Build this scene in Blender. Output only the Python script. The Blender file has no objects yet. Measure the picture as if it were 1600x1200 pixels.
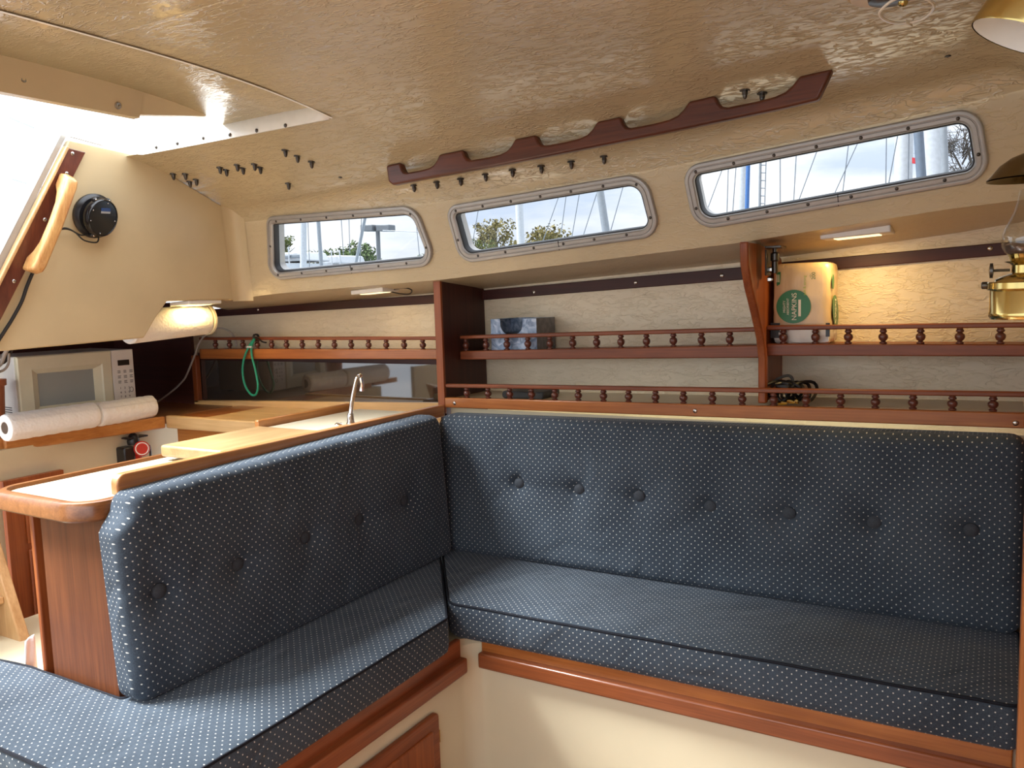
import bpy, bmesh, math, random
from mathutils import Vector as V, Matrix, noise
random.seed(4)
PI = math.pi
sc = bpy.context.scene
COL = sc.collection

# ------------------------------------------------------------------ camera
F_PX, YAW, PITCH, ROLL = 1300.0, math.radians(30.45), math.radians(5.99), math.radians(-1.81)
CAM = V((0, 0, 1.2))
_f = V((-math.sin(YAW) * math.cos(PITCH), math.cos(YAW) * math.cos(PITCH), -math.sin(PITCH)))
_r = V((math.cos(YAW), math.sin(YAW), 0)); _u = _r.cross(_f)
RIGHT = _r * math.cos(ROLL) + _u * math.sin(ROLL)
UP = _u * math.cos(ROLL) - _r * math.sin(ROLL)
FWD = _f
cd = bpy.data.cameras.new('camera'); co = bpy.data.objects.new('camera', cd); COL.objects.link(co)
co.matrix_world = Matrix(((RIGHT.x, UP.x, -FWD.x, CAM.x), (RIGHT.y, UP.y, -FWD.y, CAM.y), (RIGHT.z, UP.z, -FWD.z, CAM.z), (0, 0, 0, 1)))
cd.sensor_width = 36; cd.lens = 36 * F_PX / 1600; cd.clip_start = .02; cd.clip_end = 500
sc.camera = co

# ------------------------------------------------------------------ light and exposure
EXPO = 1.25
sc.view_settings.view_transform = 'Standard'; sc.view_settings.look = 'None'
sc.view_settings.exposure = EXPO; sc.view_settings.gamma = 1.0; sc.view_settings.use_curve_mapping = False
w = bpy.data.worlds.new('overcast_sky'); sc.world = w; w.use_nodes = True
nt = w.node_tree; nt.nodes.clear()
def wn(t, **k):
    n = nt.nodes.new(t)
    for a, b in k.items(): setattr(n, a, b)
    return n
tc = wn('ShaderNodeTexCoord'); mp = wn('ShaderNodeMapping'); mp.inputs['Scale'].default_value = (1.2, 1.2, 4.5)
nz = wn('ShaderNodeTexNoise'); nz.inputs['Scale'].default_value = 3.2; nz.inputs['Detail'].default_value = 7; nz.inputs['Roughness'].default_value = .55
rp = wn('ShaderNodeValToRGB')
rp.color_ramp.elements[0].position = .36; rp.color_ramp.elements[0].color = (.55, .64, .78, 1)
rp.color_ramp.elements[1].position = .62; rp.color_ramp.elements[1].color = (.98, .99, 1, 1)
bg = wn('ShaderNodeBackground'); SKY_H = .85
sx = wn('ShaderNodeSeparateXYZ'); nt.links.new(tc.outputs['Generated'], sx.inputs[0])
mz = wn('ShaderNodeMath', operation='MAXIMUM'); mz.inputs[1].default_value = 0; nt.links.new(sx.outputs['Z'], mz.inputs[0])
ml = wn('ShaderNodeMath', operation='MULTIPLY_ADD'); ml.inputs[1].default_value = 3.0 * SKY_H; ml.inputs[2].default_value = SKY_H
nt.links.new(mz.outputs[0], ml.inputs[0]); nt.links.new(ml.outputs[0], bg.inputs['Strength'])
ou = wn('ShaderNodeOutputWorld')
nt.links.new(tc.outputs['Generated'], mp.inputs['Vector']); nt.links.new(mp.outputs['Vector'], nz.inputs['Vector'])
nt.links.new(nz.outputs['Fac'], rp.inputs['Fac']); nt.links.new(rp.outputs['Color'], bg.inputs['Color']); nt.links.new(bg.outputs['Background'], ou.inputs['Surface'])
sd = bpy.data.lights.new('veiled_sun', 'SUN'); so = bpy.data.objects.new('veiled_sun', sd); COL.objects.link(so)
sd.energy = 6.8; sd.angle = math.radians(28); sd.color = (.95, .98, 1.0)
so.rotation_euler = V((1.0, .50, -1.30)).to_track_quat('-Z', 'Y').to_euler()
LED1, LED2, LED3 = .38, .08, .4

# ------------------------------------------------------------------ pixel -> point helpers
def ray(x, y): return RIGHT * (x - 800) - UP * (y - 600) + FWD * F_PX
def at(x, y, X=None, Y=None, Z=None):
    d = ray(x, y)
    t = ((X - CAM.x) / d.x) if X is not None else ((Y - CAM.y) / d.y) if Y is not None else ((Z - CAM.z) / d.z)
    return CAM + d * t
def onplane(x, y, p, n):
    d = ray(x, y); return CAM + d * ((p - CAM).dot(n) / d.dot(n))
BN = V((0, 1, .25)); BP = V((0, 2.06, 1.54))
def band(x, y): return onplane(x, y, BP, BN)
KN = V((1, 0, -.2)); KP = V((-2.32, 2.06, 1.52))
def bulk(x, y): return onplane(x, y, KP, KN)
def zcove(X):
    t = max(0, X + 1.6); return 1.52 + .038 * t * t
def zceil(X, Y):
    k = max(0, min(1, (X + 2.2) / .9)); W_ = 1.16 + .055 * k * k * (3 - 2 * k)
    u = min(1, abs((Y - .9) / W_)); z = zcove(X) + (1.708 - zcove(X)) * (1 - u ** 3)
    if X > -.03: z -= .10 * (1 - math.sqrt(max(0, 1 - (min(X + .03, .1) / .1) ** 2)))
    return z
YF = 2.012                                # where the headliner turns down into the cabin side
def covep(X, d): z = zcove(X) + .012 - d; return V((X, 2.06 + .25 * (1.54 - z), z))
def fillet(X):
    return V((X, YF, zceil(X, YF))), covep(X, zcove(X) + .012 - max(zcove(X) - .01, zceil(X, 2.03))), covep(X, .045)
def zsurf(X, Y):
    if Y <= YF: return zceil(X, Y)
    a, m_, b_ = fillet(X)
    if Y >= b_.y: return -9
    lo, hi = 0.0, 1.0
    for _ in range(20):
        t = (lo + hi) / 2; yy = a.y * (1 - t) ** 2 + m_.y * 2 * t * (1 - t) + b_.y * t * t
        if yy < Y: lo = t
        else: hi = t
    return a.z * (1 - t) ** 2 + m_.z * 2 * t * (1 - t) + b_.z * t * t
def ceil(x, y, off=0):
    d = ray(x, y).normalized(); t = .3
    while t < 6:
        p = CAM + d * t
        if p.z > zsurf(p.x, p.y) - off: return p
        t += .003

# ------------------------------------------------------------------ materials
MATS = {}
class NM:
    def __init__(s, name, rough=.5, metal=0, color=None, spec=.5, coat=0):
        m = bpy.data.materials.new(name); m.use_nodes = True; s.m = m; s.t = m.node_tree; s.b = s.t.nodes['Principled BSDF']
        s.b.inputs['Roughness'].default_value = rough; s.b.inputs['Metallic'].default_value = metal
        s.b.inputs['Specular IOR Level'].default_value = spec; s.b.inputs['Coat Weight'].default_value = coat; s.b.inputs['Coat Roughness'].default_value = .12
        if color: s.b.inputs['Base Color'].default_value = (*color, 1)
        MATS[name] = m
    def n(s, t, ins=None, **k):
        n = s.t.nodes.new(t)
        for a, b in k.items(): setattr(n, a, b)
        for a, b in (ins or {}).items():
            if hasattr(b, 'is_output'): s.t.links.new(b, n.inputs[a])
            else: n.inputs[a].default_value = b
        return n
    def l(s, a, b): s.t.links.new(a, s.b.inputs[b] if isinstance(b, str) else b)
    def obj(s, scale=(1, 1, 1), uv=False):
        tc = s.n('ShaderNodeTexCoord'); mp = s.n('ShaderNodeMapping', {'Vector': tc.outputs['UV' if uv else 'Object'], 'Scale': scale}); return mp.outputs['Vector']
    def ramp(s, f, *st):
        r = s.n('ShaderNodeValToRGB', {'Fac': f}); e = r.color_ramp.elements
        while len(e) < len(st): e.new(.5)
        for q, (p, c) in zip(e, st): q.position = p; q.color = (*c, 1) if len(c) == 3 else c
        return r.outputs['Color']
    def math(s, op, a, b=0.0, c=None):
        d = {0: a, 1: b}
        if c is not None: d[2] = c
        return s.n('ShaderNodeMath', d, operation=op).outputs[0]
    def bump(s, h, st=.3, dist=.002):
        b = s.n('ShaderNodeBump', {'Height': h, 'Strength': st, 'Distance': dist}); s.l(b.outputs['Normal'], 'Normal')

def plain(name, c, rough=.5, metal=0, spec=.5, coat=0, mott=.08, scale=30):
    q = NM(name, rough, metal, None, spec, coat)
    f = q.n('ShaderNodeTexNoise', {'Vector': q.obj(), 'Scale': scale, 'Detail': 4}).outputs['Fac']
    q.l(q.ramp(f, (.3, tuple(x * (1 - mott) for x in c)), (.7, tuple(min(1, x * (1 + mott)) for x in c))), 'Base Color')
    return q.m
def wood(name, dark, light, axis='x', rough=.32, coat=.35, fine=1.0):
    q = NM(name, rough, 0, None, .45, coat)
    a = {'x': (2.2, 46, 46), 'y': (46, 2.2, 46), 'z': (46, 46, 2.2)}[axis]
    b = {'x': (6, 260, 260), 'y': (260, 6, 260), 'z': (260, 260, 6)}[axis]
    f1 = q.n('ShaderNodeTexNoise', {'Vector': q.obj(tuple(i * fine for i in a)), 'Scale': 1.0, 'Detail': 5, 'Roughness': .6, 'Distortion': .6}).outputs['Fac']
    f2 = q.n('ShaderNodeTexNoise', {'Vector': q.obj(tuple(i * fine for i in b)), 'Scale': 1.0, 'Detail': 2}).outputs['Fac']
    f3 = q.n('ShaderNodeTexNoise', {'Vector': q.obj((3, 3, 3)), 'Scale': 2.0, 'Detail': 2}).outputs['Fac']
    s = q.math('ADD', q.math('MULTIPLY', f1, .55), q.math('ADD', q.math('MULTIPLY', f2, .22), q.math('MULTIPLY', f3, .23)))
    mid = tuple((d + l) / 2 for d, l in zip(dark, light))
    q.l(q.ramp(s, (.34, dark), (.5, mid), (.64, light)), 'Base Color')
    q.bump(f2, .12, .001)
    return q.m
def liner(name, c, rough, st, scale, mott=.07, dist=.0011, spec=.5):
    q = NM(name, rough, 0, None, spec)
    v = q.obj()
    def crease(rot, sc_, wd, thr):
        mp = q.n('ShaderNodeMapping', {'Vector': v, 'Rotation': (0, 0, rot), 'Scale': (sc_ * .38, sc_, sc_)})
        n_ = q.n('ShaderNodeTexNoise', {'Vector': mp.outputs[0], 'Scale': 1.0, 'Detail': 2, 'Distortion': .7}).outputs['Fac']
        mk = q.n('ShaderNodeTexNoise', {'Vector': mp.outputs[0], 'Scale': .8, 'Detail': 1}).outputs['Fac']
        r_ = q.math('SUBTRACT', 1.0, q.math('MINIMUM', 1.0, q.math('MULTIPLY', q.math('ABSOLUTE', q.math('SUBTRACT', n_, .5)), wd)))
        m_ = q.n('ShaderNodeMapRange', {'Value': mk, 'From Min': thr, 'From Max': thr + .1}).outputs[0]
        return q.math('MULTIPLY', r_, m_)
    h = q.math('ADD', crease(.5, scale, 18, .44), q.math('ADD', crease(-.6, scale * 1.1, 18, .46), q.math('MULTIPLY', crease(1.5, scale * .9, 20, .5), .8)))
    f = q.n('ShaderNodeTexNoise', {'Vector': v, 'Scale': 2.3, 'Detail': 4}).outputs['Fac']
    q.l(q.ramp(f, (.35, tuple(x * (1 - mott) for x in c)), (.65, tuple(x * (1 + mott) for x in c))), 'Base Color')
    q.bump(h, st, dist)
    return q.m
BEIGE = (.60, .44, .245)
M_gel = plain('smooth_beige_gelcoat', (.575, .465, .285), .36, mott=.05, scale=6)
M_ceil = liner('crinkled_beige_headliner', (.53, .43, .265), .17, .8, 62, dist=.0011, spec=.95)
M_band = liner('crinkled_beige_side', (.57, .46, .285), .28, .6, 62, dist=.0008)
M_liner = liner('embossed_beige_vinyl', (.85, .75, .55), .42, .8, 62)
M_base = plain('beige_base_gelcoat', (.68, .60, .41), .4, mott=.04, scale=4)
M_teakx = wood('honey_teak_x', (.26, .074, .016), (.50, .178, .042), 'x')
M_teaky = wood('worn_teak_y', (.36, .125, .028), (.66, .30, .085), 'y', .35)
M_teakz = wood('teak_z', (.36, .11, .03), (.60, .25, .08), 'z')
M_redx = wood('red_mahogany_x', (.13, .031, .010), (.29, .082, .026), 'x', .42, .04)
M_redy = wood('red_mahogany_y', (.15, .034, .010), (.32, .088, .026), 'y', .42, .06)
M_redz = wood('red_mahogany_z', (.17, .036, .009), (.36, .10, .024), 'z', .42, .06)
M_teakr = wood('reddish_teak_x', (.15, .040, .013), (.33, .098, .032), 'x')
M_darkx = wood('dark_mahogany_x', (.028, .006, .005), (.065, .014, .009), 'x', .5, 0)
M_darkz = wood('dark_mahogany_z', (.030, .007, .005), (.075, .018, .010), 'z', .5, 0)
M_butcher = wood('pale_worn_counter', (.58, .35, .14), (.84, .58, .28), 'x', .35, .2)
M_oak = wood('pale_oak_step', (.45, .25, .10), (.70, .45, .22), 'z', .4, .1)
M_lam = plain('cream_laminate', (.60, .545, .40), .3, mott=.03)
M_white = plain('white_plastic', (.86, .85, .80), .35, mott=.02)
M_whitegel = plain('white_gelcoat', (.85, .83, .76), .3, mott=.03)
M_alu = plain('anodised_aluminium', (.40, .385, .365), .36, .35, mott=.05)
M_chrome = plain('chrome', (.86, .86, .87), .08, 1, mott=.01)
M_steel = plain('stainless_steel', (.50, .47, .43), .22, 1, mott=.05)
M_dksteel = plain('tarnished_steel', (.09, .08, .07), .3, .85, mott=.1)
M_brass = plain('polished_brass', (.58, .45, .17), .17, 1, mott=.08, scale=14)
M_black = plain('black_plastic', (.012, .012, .014), .35, mott=.2)
M_rubber = plain('black_rubber', (.02, .02, .022), .6, mott=.1)
M_dgrey = plain('dark_grey_plastic', (.05, .05, .048), .5, mott=.1)
M_green = plain('green_cord', (.02, .33, .20), .5, mott=.15, scale=200)
M_grey = plain('grey_cable', (.33, .30, .27), .5)
M_bcable = plain('black_cable', (.012, .012, .012), .45)
M_red = plain('red_plastic', (.55, .035, .02), .35)
M_terra = plain('terracotta', (.50, .17, .07), .5)
M_clear = None
def glass(name, tint, refl=.08, op=.0, opc=(.1, .1, .1), rough=.02):
    q = NM(name); q.t.nodes.remove(q.b); o = q.t.nodes['Material Output']
    tr = q.n('ShaderNodeBsdfTransparent', {'Color': (*tint, 1)})
    gl = q.n('ShaderNodeBsdfGlossy', {'Roughness': rough})
    fr = q.n('ShaderNodeLayerWeight', {'Blend': .5})
    f = q.math('MULTIPLY_ADD', q.math('POWER', fr.outputs['Facing'], 4.0), refl * 6, refl)
    mx = q.n('ShaderNodeMixShader', {0: q.math('MINIMUM', f, .9), 1: tr.outputs[0], 2: gl.outputs[0]})
    if op:
        df = q.n('ShaderNodeBsdfDiffuse', {'Color': (*opc, 1)})
        m2 = q.n('ShaderNodeMixShader', {0: op, 1: tr.outputs[0], 2: df.outputs[0]}); q.t.links.new(m2.outputs[0], mx.inputs[1])
    q.t.links.new(mx.outputs[0], o.inputs['Surface']); return q.m
M_pane = glass('window_acrylic', (.47, .48, .49), .02)
M_chim = glass('lamp_chimney_glass', (.95, .94, .92), .06)
M_mwglass = glass('microwave_door_window', (.5, .5, .48), .05, .9, (.42, .45, .42), .15)
q = NM('smoked_acrylic', .04, 0, (.030, .026, .022), 1.0, 1.0); q.b.inputs['Coat IOR'].default_value = 1.7; q.b.inputs['Coat Roughness'].default_value = .03; M_smoke = q.m
def emit(name, c, s):
    q = NM(name, .5, 0, c); q.b.inputs['Emission Color'].default_value = (*c, 1); q.b.inputs['Emission Strength'].default_value = s; return q.m
M_led = emit('warm_led_diffuser', (1, .86, .50), .6)
# paper towel
q = NM('quilted_paper', .9, 0, (.93, .93, .91), .1)
vo = q.n('ShaderNodeTexVoronoi', {'Vector': q.obj(), 'Scale': 110.0}).outputs['Distance']; q.bump(vo, .5, .002); M_paper = q.m
# woven blue upholstery with a diamond lattice of pin dots (UV in metres)
def fabric(name, sx, sy, dot=.00140, base=((.029, .040, .055), (.055, .074, .096)), dc=(.62, .62, .56)):
    q = NM(name, .85, 0, None, .2); q.b.inputs['Sheen Weight'].default_value = .12; q.b.inputs['Sheen Roughness'].default_value = .5
    q.b.inputs['Sheen Tint'].default_value = (.75, .85, 1, 1)
    tc = q.n('ShaderNodeTexCoord'); sp = q.n('ShaderNodeSeparateXYZ', {0: tc.outputs['UV']})
    def cell(off):
        d2 = []
        for o, s in (('X', sx), ('Y', sy)):
            f = q.math('FRACT', q.math('ADD', q.math('DIVIDE', sp.outputs[o], s), off))
            m = q.math('MULTIPLY', q.math('SUBTRACT', f, .5), s); d2.append(q.math('MULTIPLY', m, m))
        return q.math('SQRT', q.math('ADD', *d2))
    d = q.math('MINIMUM', cell(0.0), cell(.5))
    mk = q.n('ShaderNodeMapRange', {'Value': d, 'From Min': dot * 1.25, 'From Max': dot * .7, 'To Min': 0.0, 'To Max': 1.0}).outputs[0]
    n = q.n('ShaderNodeTexNoise', {'Vector': q.obj((4, 4, 4)), 'Scale': 1.5, 'Detail': 4}).outputs['Fac']
    th = q.n('ShaderNodeTexNoise', {'Vector': q.obj((1, 1, 1)), 'Scale': 420.0, 'Detail': 2}).outputs['Fac']
    bc = q.ramp(q.math('ADD', q.math('MULTIPLY', n, .5), q.math('MULTIPLY', th, .5)), (.38, base[0]), (.62, base[1]))
    mx = q.n('ShaderNodeMix', {'Factor': mk, 'A': bc, 'B': (*dc, 1)}, data_type='RGBA')
    for i in mx.inputs:
        if i.type == 'RGBA' and i.name == 'A': q.t.links.new(bc, i)
        if i.type == 'RGBA' and i.name == 'B': i.default_value = (*dc, 1)
    q.l([o for o in mx.outputs if o.type == 'RGBA'][0], 'Base Color')
    un = q.n('ShaderNodeTexNoise', {'Vector': q.obj((5, 5, 5)), 'Scale': 1.3, 'Detail': 2, 'Distortion': .8}).outputs['Fac']
    b0 = q.n('ShaderNodeBump', {'Height': un, 'Strength': .8, 'Distance': .022})
    b1 = q.n('ShaderNodeBump', {'Height': q.math('ADD', th, q.math('MULTIPLY', mk, .5)), 'Strength': .25, 'Distance': .0006, 'Normal': b0.outputs[0]})
    q.l(b1.outputs['Normal'], 'Normal')
    return q.m
M_fab = fabric('blue_dotted_upholstery', .0192, .0184)
M_plainfab = plain('plain_navy_cloth', (.045, .053, .064), .75, spec=.3, mott=.2, scale=300)
M_pipe = plain('black_piping', (.010, .012, .018), .8, spec=.2, mott=.2, scale=200)

# ------------------------------------------------------------------ mesh builder
class G:
    def __init__(s): s.v = []; s.f = []; s.uv = None
    def add(s, vs, fs):
        o = len(s.v); s.v += [V(p) for p in vs]; s.f += [tuple(i + o for i in f) for f in fs]; return s
    def box(s, c, d, R=None):
        c = V(c); p = []
        for z in (-1, 1):
            for y in (-1, 1):
                for x in (-1, 1):
                    q = V((x * d[0] / 2, y * d[1] / 2, z * d[2] / 2)); p.append(c + (R @ q if R else q))
        return s.add(p, [(0, 2, 3, 1), (4, 5, 7, 6), (0, 1, 5, 4), (2, 6, 7, 3), (0, 4, 6, 2), (1, 3, 7, 5)])
    def span(s, a, b): a, b = V(a), V(b); return s.box((a + b) / 2, [abs(x) for x in (b - a)])
    def prism(s, poly, vec):
        n = len(poly); vec = V(vec); p = [V(x) for x in poly]
        nrm = V((0, 0, 0))
        for i in range(n): nrm += p[i].cross(p[(i + 1) % n])
        if nrm.dot(vec) > 0: p.reverse()
        return s.add(p + [x + vec for x in p], [tuple(range(n)), tuple(range(2 * n - 1, n - 1, -1))] + [(i, n + i, n + (i + 1) % n, (i + 1) % n) for i in range(n)])
    def beam(s, p0, p1, a, b):      # a, b: full section vectors
        p0, p1, a, b = V(p0), V(p1), V(a) / 2, V(b) / 2
        return s.prism([p0 - a - b, p0 + a - b, p0 + a + b, p0 - a + b], p1 - p0)
    def loft(s, rings, closed=True, caps=True):
        n = len(rings[0]); o = len(s.v); s.v += [V(p) for r in rings for p in r]
        for k in range(len(rings) - 1):
            for i in range(n if closed else n - 1):
                j = (i + 1) % n; s.f.append((o + k * n + i, o + k * n + j, o + (k + 1) * n + j, o + (k + 1) * n + i))
        if caps and closed:
            s.f.append(tuple(o + i for i in range(n - 1, -1, -1))); s.f.append(tuple(o + (len(rings) - 1) * n + i for i in range(n)))
        return s
    def tube(s, path, r, n=8, closed=False):
        path = [V(p) for p in path]; m = len(path); rings = []; up = None
        for i, p in enumerate(path):
            d = ((path[(i + 1) % m] - path[i - 1]) if closed else (path[min(i + 1, m - 1)] - path[max(i - 1, 0)])).normalized()
            if up is None: up = V((0, 0, 1)) if abs(d.z) < .9 else V((1, 0, 0))
            a = d.cross(up).normalized(); up = a.cross(d).normalized()
            rr = r[i] if isinstance(r, (list, tuple)) else r
            rings.append([p + (a * math.cos(2 * PI * k / n) + up * math.sin(2 * PI * k / n)) * rr for k in range(n)])
        if closed: rings.append(rings[0]); return s.loft(rings, True, False)
        return s.loft(rings)
    def lathe(s, prof, c=(0, 0, 0), axis=(0, 0, 1), n=20, caps=True):
        R = V((0, 0, 1)).rotation_difference(V(axis).normalized()).to_matrix(); c = V(c)
        rings = [[c + R @ V((max(r, .00005) * math.cos(2 * PI * k / n), max(r, .00005) * math.sin(2 * PI * k / n), z)) for k in range(n)] for r, z in prof]
        return s.loft(rings, True, caps)
    def dome(s, c, axis, r, h, n=10): return s.lathe([(r, 0), (r * .92, h * .45), (r * .6, h * .85), (0, h)], c, axis, n)
    def build(s, name, mat, parent=None, smooth=False, bevel=0, seg=2, loc=None, ang=40):
        me = bpy.data.meshes.new(name)
        o = bpy.data.objects.new(name, me); COL.objects.link(o)
        base = V((0, 0, 0))
        if parent is not None:
            o.parent = parent; q = parent
            while q: base += q.location; q = q.parent
        elif loc is not None: base = V(loc); o.location = base
        me.from_pydata([p - base for p in s.v], [], s.f)
        if s.uv:
            ul = me.uv_layers.new(name='UVMap')
            for lp in me.loops: ul.data[lp.index].uv = s.uv[lp.vertex_index]
        bm = bmesh.new(); bm.from_mesh(me); bmesh.ops.recalc_face_normals(bm, faces=bm.faces); bm.to_mesh(me); bm.free()
        me.materials.append(mat)
        if smooth:
            me.polygons.foreach_set('use_smooth', [True] * len(me.polygons))
            try: me.set_sharp_from_angle(angle=math.radians(ang))
            except Exception: pass
        if bevel:
            b = o.modifiers.new('bevel', 'BEVEL'); b.width = bevel; b.segments = seg; b.limit_method = 'ANGLE'; b.angle_limit = math.radians(35); b.harden_normals = False
            if not smooth:
                me.polygons.foreach_set('use_smooth', [True] * len(me.polygons))
                try: me.set_sharp_from_angle(angle=math.radians(60))
                except Exception: pass
        return o
def props(o, label=None, cat=None, group=None, kind=None):
    for k, x in (('label', label), ('category', cat), ('group', group), ('kind', kind)):
        if x: o[k] = x
    return o
def thing(name, loc, label=None, cat=None, group=None, kind=None):
    o = bpy.data.objects.new(name, None); COL.objects.link(o); o.location = V(loc); o.empty_display_size = .05
    return props(o, label, cat, group, kind)
def shared(name, me, parent, loc):          # another instance of a part that shares mesh data
    o = bpy.data.objects.new(name, me); COL.objects.link(o); o.parent = parent
    base = V((0, 0, 0)); q = parent
    while q: base += q.location; q = q.parent
    o.location = V(loc) - base; return o
def spline(pts, n=8, closed=False):
    P = [V(p) for p in pts]; m = len(P); out = []
    for i in range(m if closed else m - 1):
        a, b, c, d = (P[(i - 1) % m], P[i], P[(i + 1) % m], P[(i + 2) % m]) if closed else (P[max(i - 1, 0)], P[i], P[i + 1], P[min(i + 2, m - 1)])
        for k in range(n):
            t = k / n; out.append(.5 * (2 * b + (c - a) * t + (2 * a - 5 * b + 4 * c - d) * t * t + (3 * b - a - 3 * c + d) * t ** 3))
    if not closed: out.append(P[-1])
    return out
def rpoly(cs, rad, inset=0, n=8):           # rounded polygon in 2-D, inset, constant point count
    m = len(cs); cs = [V((c[0], c[1])) for c in cs]
    ar = sum(cs[i].x * cs[(i + 1) % m].y - cs[(i + 1) % m].x * cs[i].y for i in range(m)); sg = 1 if ar > 0 else -1
    lines = []
    for i in range(m):
        d = (cs[(i + 1) % m] - cs[i]).normalized(); nn = V((-d.y, d.x)) * sg; lines.append((cs[i] + nn * inset, d))
    pts = []
    for i in range(m):
        (p, d), (q_, e) = lines[i - 1], lines[i]; den = d.x * e.y - d.y * e.x; t = ((q_.x - p.x) * e.y - (q_.y - p.y) * e.x) / den; pts.append(p + d * t)
    out = []
    for i in range(m):
        a, b, c = pts[i - 1], pts[i], pts[(i + 1) % m]; r = max(rad[i] - inset, .002)
        u = (a - b).normalized(); v_ = (c - b).normalized(); th = math.acos(max(-1, min(1, u.dot(v_)))); k = min(r / math.tan(th / 2), .48 * min((a - b).length, (c - b).length)); r = k * math.tan(th / 2)
        cen = b + (u + v_).normalized() * (r / math.sin(th / 2)); s0 = b + u * k - cen; s1 = b + v_ * k - cen
        a0 = math.atan2(s0.y, s0.x); a1 = math.atan2(s1.y, s1.x); da = (a1 - a0 + PI) % (2 * PI) - PI
        for j in range(n + 1): out.append(cen + V((math.cos(a0 + da * j / n), math.sin(a0 + da * j / n))) * r)
    return out
def text_on(name, txt, size, mat, parent, origin, ux, uy, ext=.0003, align='CENTER'):
    cu = bpy.data.curves.new(name, 'FONT'); cu.body = txt; cu.size = size; cu.align_x = align; cu.align_y = 'CENTER'; cu.extrude = ext
    t = bpy.data.objects.new('tmp', cu); COL.objects.link(t)
    me = bpy.data.meshes.new_from_object(t.evaluated_get(bpy.context.evaluated_depsgraph_get()))
    bpy.data.objects.remove(t); ux = V(ux).normalized(); uy = V(uy).normalized(); uz = ux.cross(uy)
    g = G(); g.v = [V(origin) + ux * p.co.x + uy * p.co.y + uz * p.co.z for p in me.vertices]; g.f = [tuple(p.vertices) for p in me.polygons]
    return g.build(name, mat, parent)

# ================================================================== STRUCTURE
S = lambda o: props(o, kind='structure')
# headliner: cambered, with the companionway hatch cut out
HX0, HX1, HY0, HY1 = -2.262, -1.472, .16, 1.642
g = G()
xs = sorted(set([HX0 - .1 + .0, HX0, HX1] + [-2.2 + .1 * i for i in range(22)] + [-.03, 0, .02, .04, .055, .065, .069]))
xs = [x for x in xs if x <= .07]
ys = sorted(set([HY0, HY1] + [-.26 + .08 * i for i in range(22)] + [1.72, 1.80, 1.85, 1.9, 1.93, 1.96, 1.99, 2.012]))
ys = [y for y in ys if y <= 2.0121]
idx = {}
def vid(i, j):
    if (i, j) not in idx:
        idx[(i, j)] = len(g.v); X, Y = xs[i], ys[j]; g.v.append(V((X, Y, zceil(X, Y))))
    return idx[(i, j)]
fil = {}
for i, X in enumerate(xs):
    a, m_, b_ = fillet(X)
    fil[i] = [vid(i, len(ys) - 1)]
    for k in range(1, 8):
        t = k / 7; fil[i].append(len(g.v)); g.v.append(a * (1 - t) ** 2 + m_ * 2 * t * (1 - t) + b_ * t * t)
for i in range(len(xs) - 1):
    for k in range(7): g.f.append((fil[i][k], fil[i][k + 1], fil[i + 1][k + 1], fil[i + 1][k]))
for i in range(len(xs) - 1):
    for j in range(len(ys) - 1):
        cx, cy = (xs[i] + xs[i + 1]) / 2, (ys[j] + ys[j + 1]) / 2
        if HX0 - .2 < cx < HX1 and HY0 < cy < HY1: continue
        g.f.append((vid(i, j), vid(i, j + 1), vid(i + 1, j + 1), vid(i + 1, j)))
ceiling = S(g.build('ceiling', M_ceil, smooth=True, ang=60))

# cabin side with three cut-outs
WPX = [
 ([(418.5, 338.3), (651, 319.8), (686.5, 414.5), (421.8, 438.5)], (.034, .066, .055, .05)),
 ([(696.1, 321.9), (1010, 268.3), (1035.9, 368.4), (721.2, 411.6)], (.04, .064, .05, .055)),
 ([(1065.3, 259.9), (1532.1, 164.1), (1550.3, 280.2), (1086.6, 360.6)], (.045, .052, .048, .06))]
EU = V((1, 0, .055)); EU = (EU - BN.normalized() * EU.dot(BN.normalized())).normalized(); EV = BN.normalized().cross(EU); EV = EV if EV.z > 0 else -EV
EN = V((0, -1, -.25)).normalized()        # towards the cabin
def b2(p): d = p - BP; return V((d.dot(EU), d.dot(EV)))
def b3(p, h=0): return BP + EU * p[0] + EV * p[1] + EN * h
wins = [([b2(band(*p)) for p in px], r) for px, r in WPX]
foldpx = [(362, 468), (430, 459), (690, 437), (1150, 380), (1480, 327), (1600, 312)]
fold = [band(*p) for p in foldpx]
f0 = fold[0] + (fold[0] - fold[1]) * .8; f1 = fold[-1] + (fold[-1] - fold[-2]) * 1.0
foldL = [f0] + fold + [f1]
bm = bmesh.new()
def loop(pts):
    vs = [bm.verts.new(p) for p in pts]; return [bm.edges.new((vs[i], vs[(i + 1) % len(vs)])) for i in range(len(vs))]
cov = []
for i in range(29):
    X = -2.5 + 2.8 * i / 28; z = zcove(X) - .030; cov.append(V((X, 2.06 + .25 * (1.54 - z), z)) - BN.normalized() * -.001)
ed = loop(foldL + cov[::-1])
for cs, rd in wins: ed += loop([b3(p) for p in rpoly(cs, rd, .012)])
bmesh.ops.triangle_fill(bm, use_beauty=True, use_dissolve=False, edges=ed)
me = bpy.data.meshes.new('wall_side'); 
for f in bm.faces:
    f.normal_update()
    if f.normal.y > 0: f.normal_flip()
bm.to_mesh(me); bm.free(); me.materials.append(M_band)
wall_side = bpy.data.objects.new('wall_side', me); COL.objects.link(wall_side); S(wall_side)

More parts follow.
